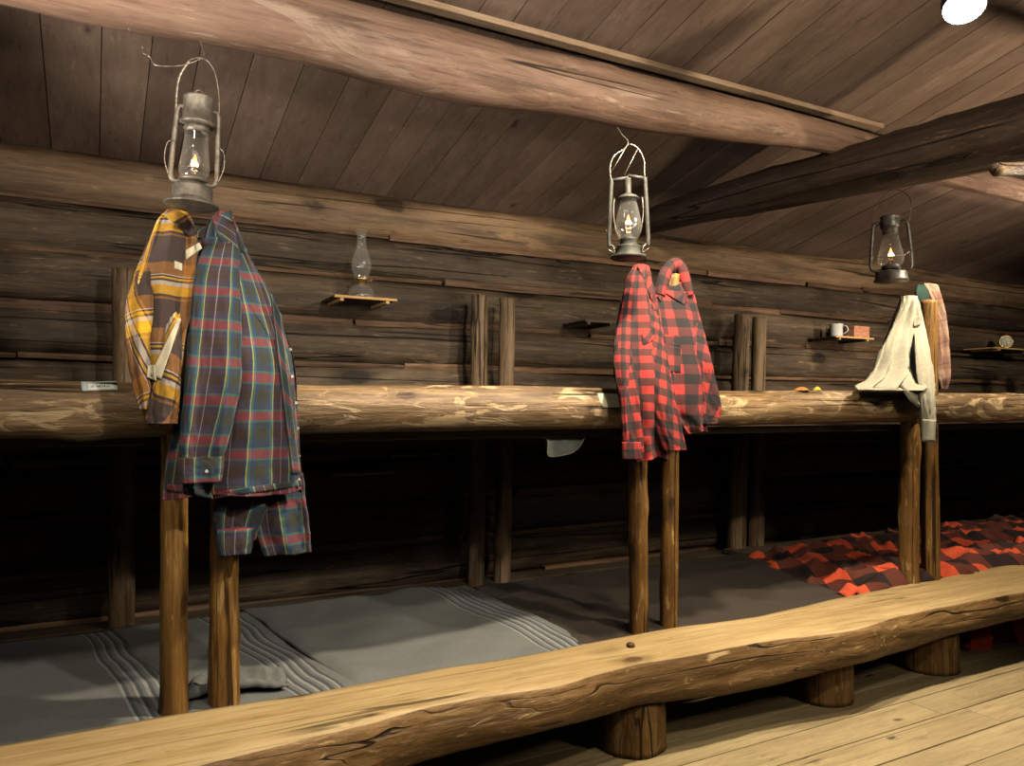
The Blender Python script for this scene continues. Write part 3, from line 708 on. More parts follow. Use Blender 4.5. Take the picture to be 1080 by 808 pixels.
lab(patch('fabric_label', ((184, 275), (192, 278), (192, 286), (184, 283)), tr2, M['cream'], ys, off=0.004, th=0.002, fb=2.6), 'small pale fabric tag')
lab(patch('collar_lining', ((196, 264), (210, 256), (213, 262), (196, 274)), tr2, M['cream'], ys, off=0.008, th=0.003, fb=2.62), 'cream turned edge of the collar')
patch('collar', ((172, 226), (196, 219), (208, 247), (200, 250)), tr2, Yp, ys, off=0.007, th=0.003, rot=0.2, voff=0.13, fb=2.68)

# ------------------------------------------------------------------ red shirts
B1, B2 = M['buffalo'], M['buffalo_big']
r1 = thing('shirt', 'red and black checked flannel shirt with small checks, left one of the red pair', 'shirt', P(675, 282, 2.72), 'shirts hung on the bunk posts')
rb = loft('body', [(280, 670, 684, 2.72, .014), (295, 662, 686, 2.70, .028), (325, 655, 692, 2.66, .036), (360, 649, 702, 2.60, .04), (390, 648, 706, 2.55, .04), (420, 653, 705, 2.525, .036), (450, 657, 702, 2.525, .034), (470, 658, 700, 2.53, .032), (485, 658, 703, 2.53, .03)],
          B1, r1, nf=6, amp=0.012, seed=1.9, conv=0.35, uoff=0.02, bottom_wave=0.01)
rsl = loft('sleeve', [(305, 678, 690, 2.71, .014), (345, 677, 698, 2.60, .020), (385, 677, 705, 2.53, .024), (420, 681, 713, 2.495, .024), (450, 690, 719, 2.49, .022), (475, 700, 724, 2.49, .02)], B1, r1, nf=3, amp=0.005, seed=3.1, conv=0.0, rot=-0.27, uoff=0.01)
rs0 = loft('sleeve', [(312, 656, 668, 2.73, .014), (340, 651, 668, 2.65, .016), (370, 648, 668, 2.58, .018), (410, 654, 672, 2.52, .02), (450, 656, 676, 2.50, .02), (478, 657, 678, 2.50, .018)], B1, r1, nf=3, amp=0.006, seed=7.1, conv=0.0, rot=0.12)
cf = loft('cuff', [(466, 656, 676, 2.495, .022), (484, 656, 678, 2.495, .022)], B1, r1, nf=2, amp=0.001, seed=1, conv=0, nrow=8, captop=False)
tr3 = bvh(rb, rsl)
patch('collar', ((672, 279), (676, 279), (692, 305), (688, 318)), tr3, B1, r1, off=0.008, th=0.003, rot=-0.6, fb=2.68)
patch('pocket_flap', ((677, 352), (690, 345), (692, 356), (678, 366)), tr3, B1, r1, off=0.005, th=0.003, rot=0.5, fb=2.56)

r2 = thing('shirt', 'red and black shirt with larger checks and snapped pocket, right one of the red pair', 'shirt', P(712, 275, 2.72), 'shirts hung on the bunk posts')
rb2 = loft('body', [(298, 694, 727, 2.71, .02), (310, 690, 731, 2.70, .032), (335, 692, 738, 2.66, .04), (370, 697, 746, 2.60, .042), (400, 700, 752, 2.56, .04), (430, 703, 750, 2.54, .036), (447, 712, 746, 2.54, .034), (456, 719, 745, 2.54, .03)],
           B2, r2, nf=5, amp=0.009, seed=4.1, conv=0.3, uoff=-0.01, voff=0.03, bottom_wave=0.006)
rs2 = loft('sleeve', [(318, 724, 734, 2.72, .012), (370, 733, 747, 2.56, .018), (400, 738, 754, 2.53, .02), (430, 741, 761, 2.52, .02), (447, 741, 757, 2.52, .018)], B2, r2, nf=3, amp=0.005, seed=2.1, conv=0.0, rot=-0.3)
# neck opening: an arched collar over the post top
bm = bmesh.new(); bm.loops.layers.uv.verify()
arc = spline([P(696, 312, 2.535), P(699, 296, 2.535), P(705, 283, 2.545), P(713, 278, 2.555), P(719, 283, 2.545), P(723, 296, 2.535), P(726, 312, 2.535)], 6)
rg = []; vv = 0
for i, p in enumerate(arc):
    if i: vv += (arc[i]-arc[i-1]).length
    dd = (arc[min(i+1, len(arc)-1)] - arc[max(i-1, 0)]).normalized(); nn = dd.cross(Vector((0, -1, 0))).normalized()
    rg.append([(bm.verts.new(p + nn*((0.024 + 0.003*noise.noise(Vector((vv*20, a, 1))))*math.cos(a)) + Vector((0, -1, 0))*(0.022*math.sin(a))), vv, a*0.02) for a in [2*PI*k/14 for k in range(14)]])
for A, B in zip(rg, rg[1:]):
    for k in range(14):
        k2 = (k+1) % 14; f = bm.faces.new((A[k][0], B[k][0], B[k2][0], A[k2][0])); uvset(bm, f, [(A[k][1], A[k][2]), (B[k][1], B[k][2]), (B[k2][1], B[k2][2] if k2 else .126), (A[k2][1], A[k2][2] if k2 else .126)])
col2 = obj('collar', bm, B2, r2, solid=0.002)
tr4 = bvh(rb2)
patch('pocket_flap', ((701, 353), (718, 354), (718, 366), (701, 365)), tr4, B2, r2, off=0.005, th=0.003, voff=0.03, fb=2.58)
patch('pocket', ((701, 364), (718, 366), (718, 394), (702, 393)), tr4, B2, r2, off=0.003, th=0.002, voff=0.04, fb=2.56)
patch('collar_point', ((700, 306), (727, 308), (722, 322), (702, 309)), tr4, B2, r2, off=0.01, th=0.003, rot=0.4, fb=2.66)
patch('collar_point', ((689, 303), (702, 306), (697, 318), (690, 310)), tr4, B2, r2, off=0.01, th=0.003, rot=-0.4, fb=2.66)
button(709, 362, bvh(rb2), r2, 0.0055, M['darktin'], 'snap_button').location += Vector((0, -0.006, 0))

# ------------------------------------------------------------------ right shirts
wj = thing('undershirt', 'cream long-sleeved undershirt draped over the right post pair and the rail', 'undershirt', P(960, 312, 2.72), 'shirts hung on the bunk posts')
wb_ = loft('body', [(313, 952, 967, 2.71, .03), (322, 948, 969, 2.70, .045), (345, 940, 972, 2.70, .045), (370, 930, 976, 2.68, .05), (388, 924, 979, 2.66, .055), (400, 917, 981, 2.63, .06), (408, 905, 983, 2.60, .065), (412, 906, 984, 2.575, .055)],
           M['longjohn'], wj, nf=9, amp=0.016, seed=2.5, sharp=0.3, conv=0.2)
wf = loft('front_tail', [(380, 945, 980, 2.68, .02), (404, 948, 983, 2.575, .02), (420, 957, 984, 2.545, .02), (433, 969, 984, 2.545, .018)], M['longjohn'], wj, nf=4, amp=0.006, seed=5, nrow=24, conv=0)
ws = loft('sleeve', [(326, 962, 971, 2.73, .014), (365, 964, 980, 2.62, .022), (395, 966, 985, 2.56, .024), (420, 970, 987, 2.52, .022), (445, 972, 987, 2.515, .02), (466, 973, 986, 2.515, .017)], M['longjohn'], wj, nf=3, amp=0.004, seed=3, conv=0)
patch('cuff', ((973, 442), (987, 443), (986, 466), (973, 465)), bvh(ws), M['longjohn'], wj, off=0.004, th=0.002, fb=2.5)
patch('collar', ((962, 333), (970, 334), (971, 342), (964, 345)), bvh(wb_), M['longjohn'], wj, off=0.008, th=0.005, fb=2.64)
bp = thing('shirt', 'beige and brown plaid shirt with green lining, hanging behind the cream undershirt', 'shirt', P(983, 300, 2.70), 'shirts hung on the bunk posts')
bb = loft('body', [(300, 972, 989, 2.80, .02), (312, 976, 993, 2.79, .03), (335, 982, 997, 2.78, .035), (360, 985, 1000, 2.765, .035), (385, 986, 1002, 2.75, .035), (400, 986, 1001, 2.745, .033), (411, 989, 998, 2.745, .02)], M['beige_plaid'], bp, nf=4, amp=0.007, seed=6.1, conv=0.2, rot=0.2)
lab(loft('lining', [(301, 967, 976, 2.79, .014), (310, 965, 979, 2.78, .02), (322, 968, 980, 2.775, .018), (328, 971, 978, 2.775, .01)], M['green_lining'], bp, nf=3, amp=0.003, seed=2, conv=0, nrow=20), 'dark green lining')

# ------------------------------------------------------------------ lanterns
def placed(bm, name, mat, root, M4, **kw): return obj(name, bm, mat, root, M4, **kw)
def flame_parts(root, M4, z, s=1.0):
    bm = bmesh.new(); add_lathe(bm, [(0, z), (0.006*s, z+0.004*s), (0.008*s, z+0.012*s), (0.0055*s, z+0.022*s), (0.002*s, z+0.033*s), (0, z+0.040*s)], 14); f = placed(bm, 'flame', M['flame'], root, M4)
    bm = bmesh.new(); add_lathe(bm, [(0, z-0.004*s), (0.0095*s, z), (0.0095*s, z+0.004*s), (0.006*s, z+0.0045*s), (0, z+0.0045*s)], 14); placed(bm, 'wick_holder', M['tin'], root, M4)
    bm = bmesh.new(); add_lathe(bm, [(0, z+0.0045*s), (0.0088*s, z+0.008*s), (0.0092*s, z+0.013*s), (0.006*s, z+0.018*s), (0, z+0.020*s)], 14); placed(bm, 'flame_core', M['flame_core'], f, M4)
def wire_to(root, pts, r=0.0016, name='hanging_wire'):
    bm = bmesh.new(); add_tube(bm, spline(pts, 6), r, 6); return obj(name, bm, M['wire'], root)

def lantern(kind, px, ytop, ybot, Y, label, metal, tilt=(0, 0)):
    pt, pb = P(px, ytop, Y), P(px, ybot, Y); s = (pt.z - pb.z)/0.355
    base = Vector((pb.x, Y, pb.z)); th = math.atan2(base.x, base.y)
    root = thing('lantern', label, 'lantern', base, 'kerosene lanterns hanging from the purlin')
    M4 = Matrix.Translation(base) @ Matrix.Rotation(-th, 4, 'Z') @ Matrix.Rotation(tilt[0], 4, 'Y') @ Matrix.Rotation(tilt[1], 4, 'X') @ Matrix.Scale(s, 4)
    m = M[metal]
    if kind == 'A':
        bm = bmesh.new(); add_lathe(bm, [(0, 0.004), (0.074, 0), (0.079, 0.002), (0.079, 0.006), (0.060, 0.020), (0.058, 0.024), (0.058, 0.056), (0.055, 0.062), (0.034, 0.068), (0.030, 0.078), (0, 0.078)], 40); placed(bm, 'fuel_tank', m, root, M4)
        bm = bmesh.new(); add_lathe(bm, [(0.040, 0.076), (0.043, 0.079), (0.043, 0.086), (0.026, 0.094), (0.018, 0.108), (0.0, 0.108)], 28); placed(bm, 'burner', m, root, M4)
        bm = bmesh.new(); add_lathe(bm, [(0.036, 0.086), (0.0435, 0.105), (0.0445, 0.125), (0.041, 0.150), (0.037, 0.180), (0.035, 0.205), (0.035, 0.232)], 32, cap=False); placed(bm, 'glass_globe', M['glass'], root, M4)
        bm = bmesh.new(); add_lathe(bm, [(0.034, 0.228), (0.036, 0.228), (0.036, 0.252), (0.034, 0.252)], 32, cap=False)
        for k in range(20):
            a = 2*PI*k/20; add_box(bm, (0.0362*math.cos(a), 0.0362*math.sin(a), 0.241), (0.003, 0.003, 0.005))
        placed(bm, 'chimney_collar', m, root, M4)
        bm = bmesh.new(); add_lathe(bm, [(0.030, 0.250), (0.051, 0.252), (0.053, 0.256), (0.051, 0.262), (0.045, 0.264), (0.045, 0.330), (0.047, 0.333), (0.047, 0.338), (0.030, 0.344), (0, 0.345)], 36); placed(bm, 'hood', m, root, M4)
        bm = bmesh.new(); add_tube(bm, spline([(-0.006, 0, 0.345), (-0.012, 0, 0.358), (0.0, 0, 0.365), (0.014, 0, 0.352)], 5), 0.0013, 6); placed(bm, 'lift_ring', M['wire'], root, M4)
        for sx in (-1, 1):
            bm = bmesh.new(); add_tube(bm, spline([(sx*0.030, 0, 0.078), (sx*0.052, 0, 0.072), (sx*0.065, 0, 0.090), (sx*0.064, 0, 0.16), (sx*0.060, 0, 0.25), (sx*0.058, 0, 0.292), (sx*0.050, 0, 0.304), (sx*0.040, 0, 0.304)], 6), 0.0075, 12)
            placed(bm, 'side_tube', m, root, M4)
            bm = bmesh.new(); add_tube(bm, spline([(sx*0.060, -0.01, 0.195), (sx*0.080, -0.012, 0.18), (sx*0.084, -0.012, 0.13), (sx*0.070, -0.01, 0.085)], 6), 0.0014, 6); placed(bm, 'globe_guard', M['wire'], root, M4)
        bm = bmesh.new(); add_tube(bm, spline([(-0.060, 0, 0.25), (-0.064, 0, 0.34), (-0.058, 0, 0.40), (-0.034, 0, 0.452), (0.004, 0, 0.466), (0.034, 0, 0.44), (0.052, 0, 0.38), (0.060, 0, 0.30), (0.060, 0, 0.25)], 6), 0.0020, 8); placed(bm, 'bail_handle', M['wire'], root, M4)
        bm = bmesh.new(); add_tube(bm, spline([(-0.060, 0, 0.25), (-0.064, 0, 0.34), (-0.058, 0, 0.40), (-0.034, 0, 0.452)], 6), 0.0042, 8); placed(bm, 'bail_wrap', M['wire'], root, M4)
        flame_parts(root, M4, 0.118, 1.15); top = 0.466
    elif kind == 'B':
        bm = bmesh.new(); add_lathe(bm, [(0, 0.004), (0.070, 0), (0.074, 0.003), (0.072, 0.012), (0.052, 0.018), (0.050, 0.022), (0.048, 0.045), (0.050, 0.050), (0.046, 0.054), (0, 0.054)], 40); placed(bm, 'fuel_tank', m, root, M4)
        bm = bmesh.new(); add_lathe(bm, [(0.036, 0.052), (0.038, 0.056), (0.034, 0.072), (0.038, 0.076), (0.036, 0.084), (0.018, 0.092), (0.012, 0.105), (0, 0.105)], 28); placed(bm, 'burner', m, root, M4)
        bm = bmesh.new(); add_lathe(bm, [(0.038, 0.084), (0.052, 0.110), (0.055, 0.130), (0.050, 0.165), (0.041, 0.205), (0.034, 0.235), (0.033, 0.250)], 32, cap=False); placed(bm, 'glass_globe', M['glass'], root, M4)
        bm = bmesh.new(); add_lathe(bm, [(0.046, 0.246), (0.047, 0.250), (0.034, 0.262), (0.014, 0.270), (0.012, 0.275), (0.012, 0.335), (0, 0.336)], 28); placed(bm, 'canopy', m, root, M4)
        for sx in (-1, 1):
            bm = bmesh.new(); add_tube(bm, [(sx*0.046, 0, 0.030), (sx*0.060, 0, 0.052), (sx*0.078, 0, 0.060)], 0.005, 10); add_tube(bm, spline([(sx*0.078, 0, 0.052), (sx*0.079, 0, 0.10), (sx*0.074, 0, 0.22), (sx*0.068, 0, 0.335)], 6), 0.0085, 12)
            placed(bm, 'side_tube', m, root, M4)
            bm = bmesh.new(); add_tube(bm, [(sx*0.068, 0, 0.332), (0, 0, 0.345)] if sx > 0 else [(sx*0.070, 0, 0.328), (0, 0, 0.338)], 0.007, 10); placed(bm, 'top_bar', m, root, M4)
            bm = bmesh.new(); add_tube(bm, spline([(sx*0.078, 0, 0.065), (sx*0.060, -0.01, 0.045), (sx*0.058, -0.01, 0.025), (sx*0.082, -0.01, 0.04)], 5), 0.0016, 6); placed(bm, 'clamp_wire', M['wire'], root, M4)
            bm = bmesh.new(); add_tube(bm, spline([(sx*0.056, -0.02, 0.25), (sx*0.060, -0.03, 0.19), (sx*0.052, -0.03, 0.12), (sx*0.036, -0.02, 0.088)], 5), 0.0014, 6); placed(bm, 'globe_guard', M['wire'], root, M4)
        bm = bmesh.new(); add_tube(bm, [(-0.078, 0, 0.11), (-0.092, -0.004, 0.115), (-0.088, -0.004, 0.122)], 0.0022, 6); placed(bm, 'lift_lever', m, root, M4)
        bm = bmesh.new(); add_tube(bm, spline([(-0.070, 0, 0.33), (-0.074, 0, 0.385), (-0.058, 0, 0.43), (-0.020, 0.02, 0.462), (0.006, 0, 0.476), (0.04, 0, 0.458), (0.064, 0, 0.41), (0.066, 0, 0.36), (0.068, 0, 0.33)], 6), 0.0026, 8); placed(bm, 'bail_handle', M['wire'], root, M4)
        bm = bmesh.new(); add_tube(bm, [(-0.066, -0.01, 0.365), (-0.002, 0, 0.476)], 0.0022, 6); add_tube(bm, [(-0.016, -0.01, 0.345), (0.040, 0, 0.456)], 0.0018, 6); placed(bm, 'stay_wire', M['wire'], root, M4)
        flame_parts(root, M4, 0.135, 1.25); top = 0.476
    else:
        bm = bmesh.new(); add_lathe(bm, [(0, 0.004), (0.082, 0), (0.085, 0.003), (0.084, 0.008), (0.078, 0.012), (0.077, 0.044), (0.072, 0.050), (0.030, 0.058), (0, 0.058)], 40); placed(bm, 'fuel_tank', m, root, M4)
        bm = bmesh.new(); add_lathe(bm, [(0.014, 0.050), (0.016, 0.055), (0.016, 0.062), (0, 0.062)], 16, c=(0.030, -0.045, 0)); placed(bm, 'filler_cap', m, root, M4)
        bm = bmesh.new(); add_lathe(bm, [(0.034, 0.056), (0.046, 0.074), (0.048, 0.080), (0.026, 0.090), (0.014, 0.106), (0, 0.106)], 28); placed(bm, 'burner', m, root, M4)
        bm = bmesh.new(); add_lathe(bm, [(0.044, 0.080), (0.060, 0.098), (0.064, 0.115), (0.060, 0.145), (0.050, 0.185), (0.040, 0.225), (0.037, 0.248)], 32, cap=False); placed(bm, 'glass_globe', M['glass'], root, M4)
        bm = bmesh.new(); add_lathe(bm, [(0.036, 0.244), (0.040, 0.246), (0.040, 0.275), (0.048, 0.280), (0.050, 0.286), (0.048, 0.325), (0.046, 0.332), (0.053, 0.338), (0.040, 0.346), (0.012, 0.352), (0, 0.353)], 36); placed(bm, 'hood', m, root, M4)
        for sx in (-1, 1):
            bm = bmesh.new(); add_tube(bm, spline([(sx*0.040, 0, 0.062), (sx*0.075, 0, 0.060), (sx*0.094, 0, 0.076), (sx*0.094, 0, 0.14), (sx*0.086, 0, 0.24), (sx*0.080, 0, 0.295), (sx*0.068, 0, 0.310), (sx*0.046, 0, 0.308)], 6), 0.0085, 12)
            placed(bm, 'side_tube', m, root, M4)
            bm = bmesh.new(); add_tube(bm, spline([(sx*0.088, -0.008, 0.15), (sx*0.064, -0.05, 0.125), (sx*0.030, -0.066, 0.12), (0, -0.068, 0.12)], 5), 0.0014, 6); placed(bm, 'globe_guard', M['wire'], root, M4)
        bm = bmesh.new(); add_tube(bm, spline([(0.082, 0, 0.305), (0.090, 0, 0.32), (0.098, 0, 0.40), (0.082, 0, 0.445), (0.045, 0, 0.475), (0.010, 0, 0.480), (-0.03, 0.02, 0.46), (-0.075, 0.04, 0.40), (-0.088, 0.01, 0.34), (-0.082, 0, 0.305)], 6), 0.0018, 8); placed(bm, 'bail_handle', M['darktin'], root, M4)
        flame_parts(root, M4, 0.125, 1.35); top = 0.478
    tp = M4 @ Vector((0, 0, top))
    return root, tp
LY = 2.40
L1, t1 = lantern('A', 202, 97, 218, LY, 'tarnished tin lantern with tall hood, hanging above the yellow and blue shirts', 'tin', (math.radians(3), 0))
L2, t2 = lantern('B', 663, 183, 273, LY, 'grey-green lantern with square tube frame, hanging above the red checked shirts', 'greytin', (0, 0))
L3, t3 = lantern('C', 940, 226, 297, LY, 'small dark lantern with rounded side tubes, hanging above the cream undershirt', 'darktin', (0, 0))
for L_, t_ in ((L1, t1), (L2, t2), (L3, t3)):
    wire_to(L_, [t_ + Vector((0, 0, -0.004)), t_ + Vector((0.006, 0.01, 0.02)), Vector((t_.x + 0.004, LY + 0.04, t_.z + 0.05)), Vector((t_.x, PY - 0.03, PZC - 0.13))], 0.0018)
wire_to(L1, [t1 + Vector((0, 0, 0)), P(192, 69, LY), P(165, 69, LY + .02), P(158, 60, LY + .03), P(151, 56, LY + .03), P(150, 50, 2.45), P(135, 30, PY - 0.10)], 0.0016, 'loose_wire')

# ------------------------------------------------------------------ wall shelves and what stands on them
SY = WALLY - 0.01
def shelf(pl, pr, label, mat=M['deck'], edge=M['shelf'], depth=0.25, yf=None):
    yf = yf or SY - depth
    a, b = P(*pl, yf), P(*pr, yf); w = b.x - a.x; z = (a.z + b.z)/2
    root = thing('wall_shelf', label, 'shelf', (a.x + w/2, SY, z))
    bm = bmesh.new(); add_box(bm, (a.x + w/2, (yf + SY + 0.02)/2 + 0.01, z), (w, SY + 0.02 - yf - 0.02, 0.010), 0.002); obj('board', bm, mat, root, smooth=False)
    bm = bmesh.new(); add_box(bm, (a.x + w/2, yf + 0.010, z - 0.001), (w, 0.020, 0.013), 0.002); lab(obj('edge_strip', bm, edge, root, smooth=False), 'pale yellow front edge')
    for sx in (0.12, 0.85):
        bm = bmesh.new(); add_box(bm, (a.x + w*sx, (yf + SY)/2, z - 0.014), (0.018, SY - yf - 0.01, 0.016), 0.002); obj('cleat', bm, edge, root, smooth=False)
    return root, z, yf
s1, z1, yf1 = shelf((353, 311), (419, 317), 'narrow wooden shelf carrying the glass oil lamp, left part of the log wall')
s2, z2, yf2 = shelf((882, 355), (922, 357), 'small wooden shelf with cup and red box, left of the cream undershirt')
s3, z3, yf3 = shelf((1050, 367), (1092, 369), 'small wooden shelf carrying the round clock at the right edge', mat=M['shelf'])
s4, z4, yf4 = shelf((618, 338), (650, 340), 'dark little wall shelf half hidden behind the red checked shirts', edge=M['deck'])

lp = P(381, 309, SY - 0.13); lp.z = z1 + 0.005
lx = P(381, 305, SY - 0.13).x
ol = thing('oil_lamp', 'clear glass oil lamp with brass burner standing on the left wall shelf', 'oil lamp', (lx, SY - 0.13, z1 + 0.006))
Hl = (P(381, 243, SY - 0.13).z - z1 - 0.006); s = Hl/0.30
M4 = Matrix.Translation((lx, SY - 0.13, z1 + 0.006)) @ Matrix.Scale(s, 4)
bm = bmesh.new(); add_lathe(bm, [(0, 0), (0.052, 0), (0.055, 0.004), (0.054, 0.02), (0.050, 0.042), (0.034, 0.060), (0.022, 0.066), (0, 0.066)], 32, cap=False); obj('font', bm, M['glass_old'], ol, M4)
bm = bmesh.new(); add_lathe(bm, [(0, 0.003), (0.050, 0.004), (0.051, 0.022), (0, 0.022)], 32, cap=False); obj('lamp_oil', bm, M['oil'], ol, M4)
bm = bmesh.new(); add_lathe(bm, [(0.020, 0.064), (0.023, 0.066), (0.021, 0.078), (0.030, 0.084), (0.032, 0.090), (0.016, 0.096), (0.012, 0.112), (0, 0.113)], 28); obj('burner', bm, M['brass'], ol, M4)
bm = bmesh.new(); add_tube(bm, [(0.02, -0.004, 0.084), (0.040, -0.008, 0.084)], 0.002, 6); add_lathe(bm, [(0, -0.002), (0.007, -0.002), (0.007, 0.002), (0, 0.002)], 12, c=(0.042, -0.008, 0.084)); obj('wick_knob', bm, M['brass'], ol, M4)
bm = bmesh.new(); add_lathe(bm, [(0.029, 0.088), (0.030, 0.105), (0.040, 0.130), (0.0425, 0.150), (0.036, 0.180), (0.024, 0.215), (0.019, 0.245), (0.018, 0.275), (0.022, 0.290), (0.028, 0.300)], 36, cap=False); obj('chimney', bm, M['glass_old'], ol, M4)

# things on the second shelf
def px_w(px0, px1, py, Y): return (P(px1, py, Y) - P(px0, py, Y)).x
mugY = yf2 + 0.10; mx = P(882, 350, mugY).x
mg = thing('mug', 'white enamel mug on the small shelf beside the red box', 'mug', (mx, mugY, z2 + 0.006))
hm = P(882, 342, mugY).z - z2 - 0.006; rm = 0.046
bm = bmesh.new(); add_lathe(bm, [(0, 0), (rm*0.92, 0), (rm*0.96, 0.004), (rm, hm*0.95), (rm*1.06, hm), (rm*0.98, hm), (rm*0.93, hm*0.9), (rm*0.9, 0.006), (0, 0.006)], 32, cap=False); obj('cup', bm, M['enamel'], mg, Matrix.Translation((mx, mugY, z2 + 0.006)))
bm = bmesh.new(); add_tube(bm, spline([(0, -rm*0.95, hm*0.85), (0, -rm*1.6, hm*0.78), (0, -rm*1.75, hm*0.45), (0, -rm*0.95, hm*0.2)], 6), 0.004, 8); obj('handle', bm, M['enamel'], mg, Matrix.Translation((mx, mugY, z2 + 0.006)) @ Matrix.Rotation(0.35, 4, 'Z'))
def small_box(name, pxl, pxr, ytop, Y, dep, mat, label, cat, z):
    a, b = P(pxl, ytop, Y), P(pxr, ytop, Y); h = (a.z + b.z)/2 - z
    bm = bmesh.new(); add_box(bm, (0, dep/2, h/2), (b.x - a.x, dep, h), 0.003)
    add_box(bm, (0, dep/2, h*0.86), (b.x - a.x + 0.004, dep + 0.004, h*0.22), 0.002)
    return tag(obj(name, bm, mat, None, Matrix.Translation(((a.x + b.x)/2, Y, z)), smooth=False), label, cat)
small_box('tin_box', 901, 917, 344, yf2 + 0.02, 0.07, M['redtin'], 'orange-red little tin box at the right end of the shelf with the mug', 'box', z2 + 0.006)
small_box('dark_book', 891, 899, 343, yf2 + 0.09, 0.12, M['book'], 'dark maroon box between the white mug and the red tin', 'box', z2 + 0.006)
# clock
cy_ = yf3 + 0.07; cc = P(1061, 356, cy_); rc = (P(1061, 350, cy_) - P(1061, 362, cy_)).length/2*1.02
ck = thing('alarm_clock', 'small round cream-faced alarm clock standing on the right wall shelf', 'clock', (cc.x, cy_, z3 + 0.006))
th = math.atan2(cc.x, cc.y)
cc.z = z3 + 0.006 + rc*1.22
MC = Matrix.Translation(cc) @ Matrix.Rotation(-th*0.75, 4, 'Z') @ Matrix.Rotation(PI/2, 4, 'X')
bm = bmesh.new(); add_lathe(bm, [(0, -0.035), (rc*0.9, -0.035), (rc*1.08, -0.02), (rc*1.08, 0.006), (rc*0.98, 0.009), (rc*0.94, 0.004), (0, 0.004)], 32); obj('case', bm, M['brass'], ck, MC)
bm = bmesh.new(); add_lathe(bm, [(0, 0.0042), (rc*0.93, 0.0042), (rc*0.93, 0.0055), (0, 0.0055)], 32); dl = obj('dial', bm, M['dial'], ck, MC)
bm = bmesh.new(); add_tube(bm, [(0, 0, 0.007), (-rc*0.28, rc*0.45, 0.007)], 0.0017, 5); add_tube(bm, [(0, 0, 0.008), (rc*0.12, -rc*0.62, 0.008)], 0.0013, 5)
for k in range(12):
    a = 2*PI*k/12; add_box(bm, (rc*0.78*math.sin(a), rc*0.78*math.cos(a), 0.0062), (0.0022, 0.007, 0.001), 0, None)
obj('hands', bm, M['ink'], dl, MC)
bm = bmesh.new(); add_tube(bm, [(0, 0, rc), (0, 0, rc*1.22)], 0.0025, 6); add_lathe(bm, [(0, rc*1.2), (0.006, rc*1.24), (0, rc*1.36)], 10); obj('top_knob', bm, M['brass'], ck, Matrix.Translation(cc))
for sx in (-1, 1):
    bm = bmesh.new(); add_tube(bm, [(sx*rc*0.5, 0, -rc*0.85), (sx*rc*0.65, 0, -rc*1.20)], 0.003, 6); obj('foot', bm, M['brass'], ck, Matrix.Translation(cc))

# ------------------------------------------------------------------ cards and leaves on the rail
trr = bvh(rail)
def on_rail(name, quad, mat, label, cat, off=0.004, th=0.0015):
    o = patch(name, quad, trr, mat, None, off=off, th=th, fb=RY - 0.08 - SHY); return tag(o, label, cat)
cdl = on_rail('name_label', ((85, 403), (123, 402.5), (124.5, 411.5), (86.5, 412.5)), M['label'], 'pale blue name label lying on the left end of the log rail', 'label', 0.004, 0.003)
patch('paper_insert', ((92, 405), (120, 404.5), (122, 410), (93, 411)), trr, M['paper'], cdl, off=0.0075, th=0.0006, fb=RY - 0.08 - SHY)
bm = bmesh.new()
def glyphs(bm, p, ex, ez, n, w, h, seed):
    rnd = random.Random(seed); x = 0
    for i in range(n):
        if rnd.random() < 0.14: x += w*0.8; continue
        hh = h*(1 if rnd.random() < 0.4 else 0.65); c = p + ex*(x + w*0.3) + ez*(hh/2)
        k = rnd.choice((0, 1, 2))
        def bar(u0, v0, u1, v1): add_tube(bm, [p + ex*(x + w*u0) + ez*(hh*v0), p + ex*(x + w*u1) + ez*(hh*v1)], h*0.09, 4)
        bar(0.05, 0, 0.05, 1)
        if k != 1: bar(0.05, 1, 0.6, 1)
        if k != 0: bar(0.05, 0, 0.6, 0)
        if k == 2: bar(0.6, 0, 0.6, 1)
        x += w
p0, n0 = hit(trr, 96, 409, RY - .08); p1, _ = hit(trr, 118, 408.5, RY - .08); ex = (p1 - p0); Lw = ex.length; ex.normalize()
ez = ex.cross(ray(100, 408)).normalized()
if ez.z < 0: ez = -ez
glyphs(bm, p0 - ray(96, 409)*0.0092 + ez*0.002, ex, ez, 15, Lw/15, 0.006, 3)
obj('lettering', bm, M['ink'], cdl, smooth=False)
on_rail('note_card', ((630, 415), (652, 415.5), (656, 430), (635, 429.5)), M['card'], 'cream note card on the log rail just left of the red checked shirts', 'card', 0.004, 0.0015)

def leaf(px, py, Y, sx, sz, mat, label, rz):
    p = P(px, py, Y); bm = bmesh.new(); g = []
    for j in range(9):
        t = j/8; w = math.sin(PI*t)**0.7*(0.5 + 0.2*math.sin(5*t)); g.append([bm.verts.new(((t - 0.5)*sx, (q/3 - 1)*w*sx*0.5, sz*(1 - (q/3 - 1)**2)*math.sin(PI*t) + 0.002)) for q in range(7)])
    for A, B in zip(g, g[1:]):
        for q in range(6): bm.faces.new((A[q], B[q], B[q+1], A[q+1]))
    tz = trr.ray_cast(Vector((p.x, Y, 2.0)), Vector((0, 0, -1)))
    z = tz[0].z if tz[0] else p.z
    return tag(obj('dry_leaf', bm, mat, None, Matrix.Translation((p.x, Y, z - 0.003)) @ Matrix.Rotation(rz, 4, 'Z'), solid=0.0015), label, 'leaf')
leaf(846, 408, RY, 0.12, 0.018, M['orange_leaf'], 'curled orange-brown dry leaf lying on top of the log rail', 0.2)
leaf(862, 408, RY, 0.05, 0.020, M['yellow_leaf'], 'small curled yellow leaf lying on the log rail beside the orange leaf', -0.2)

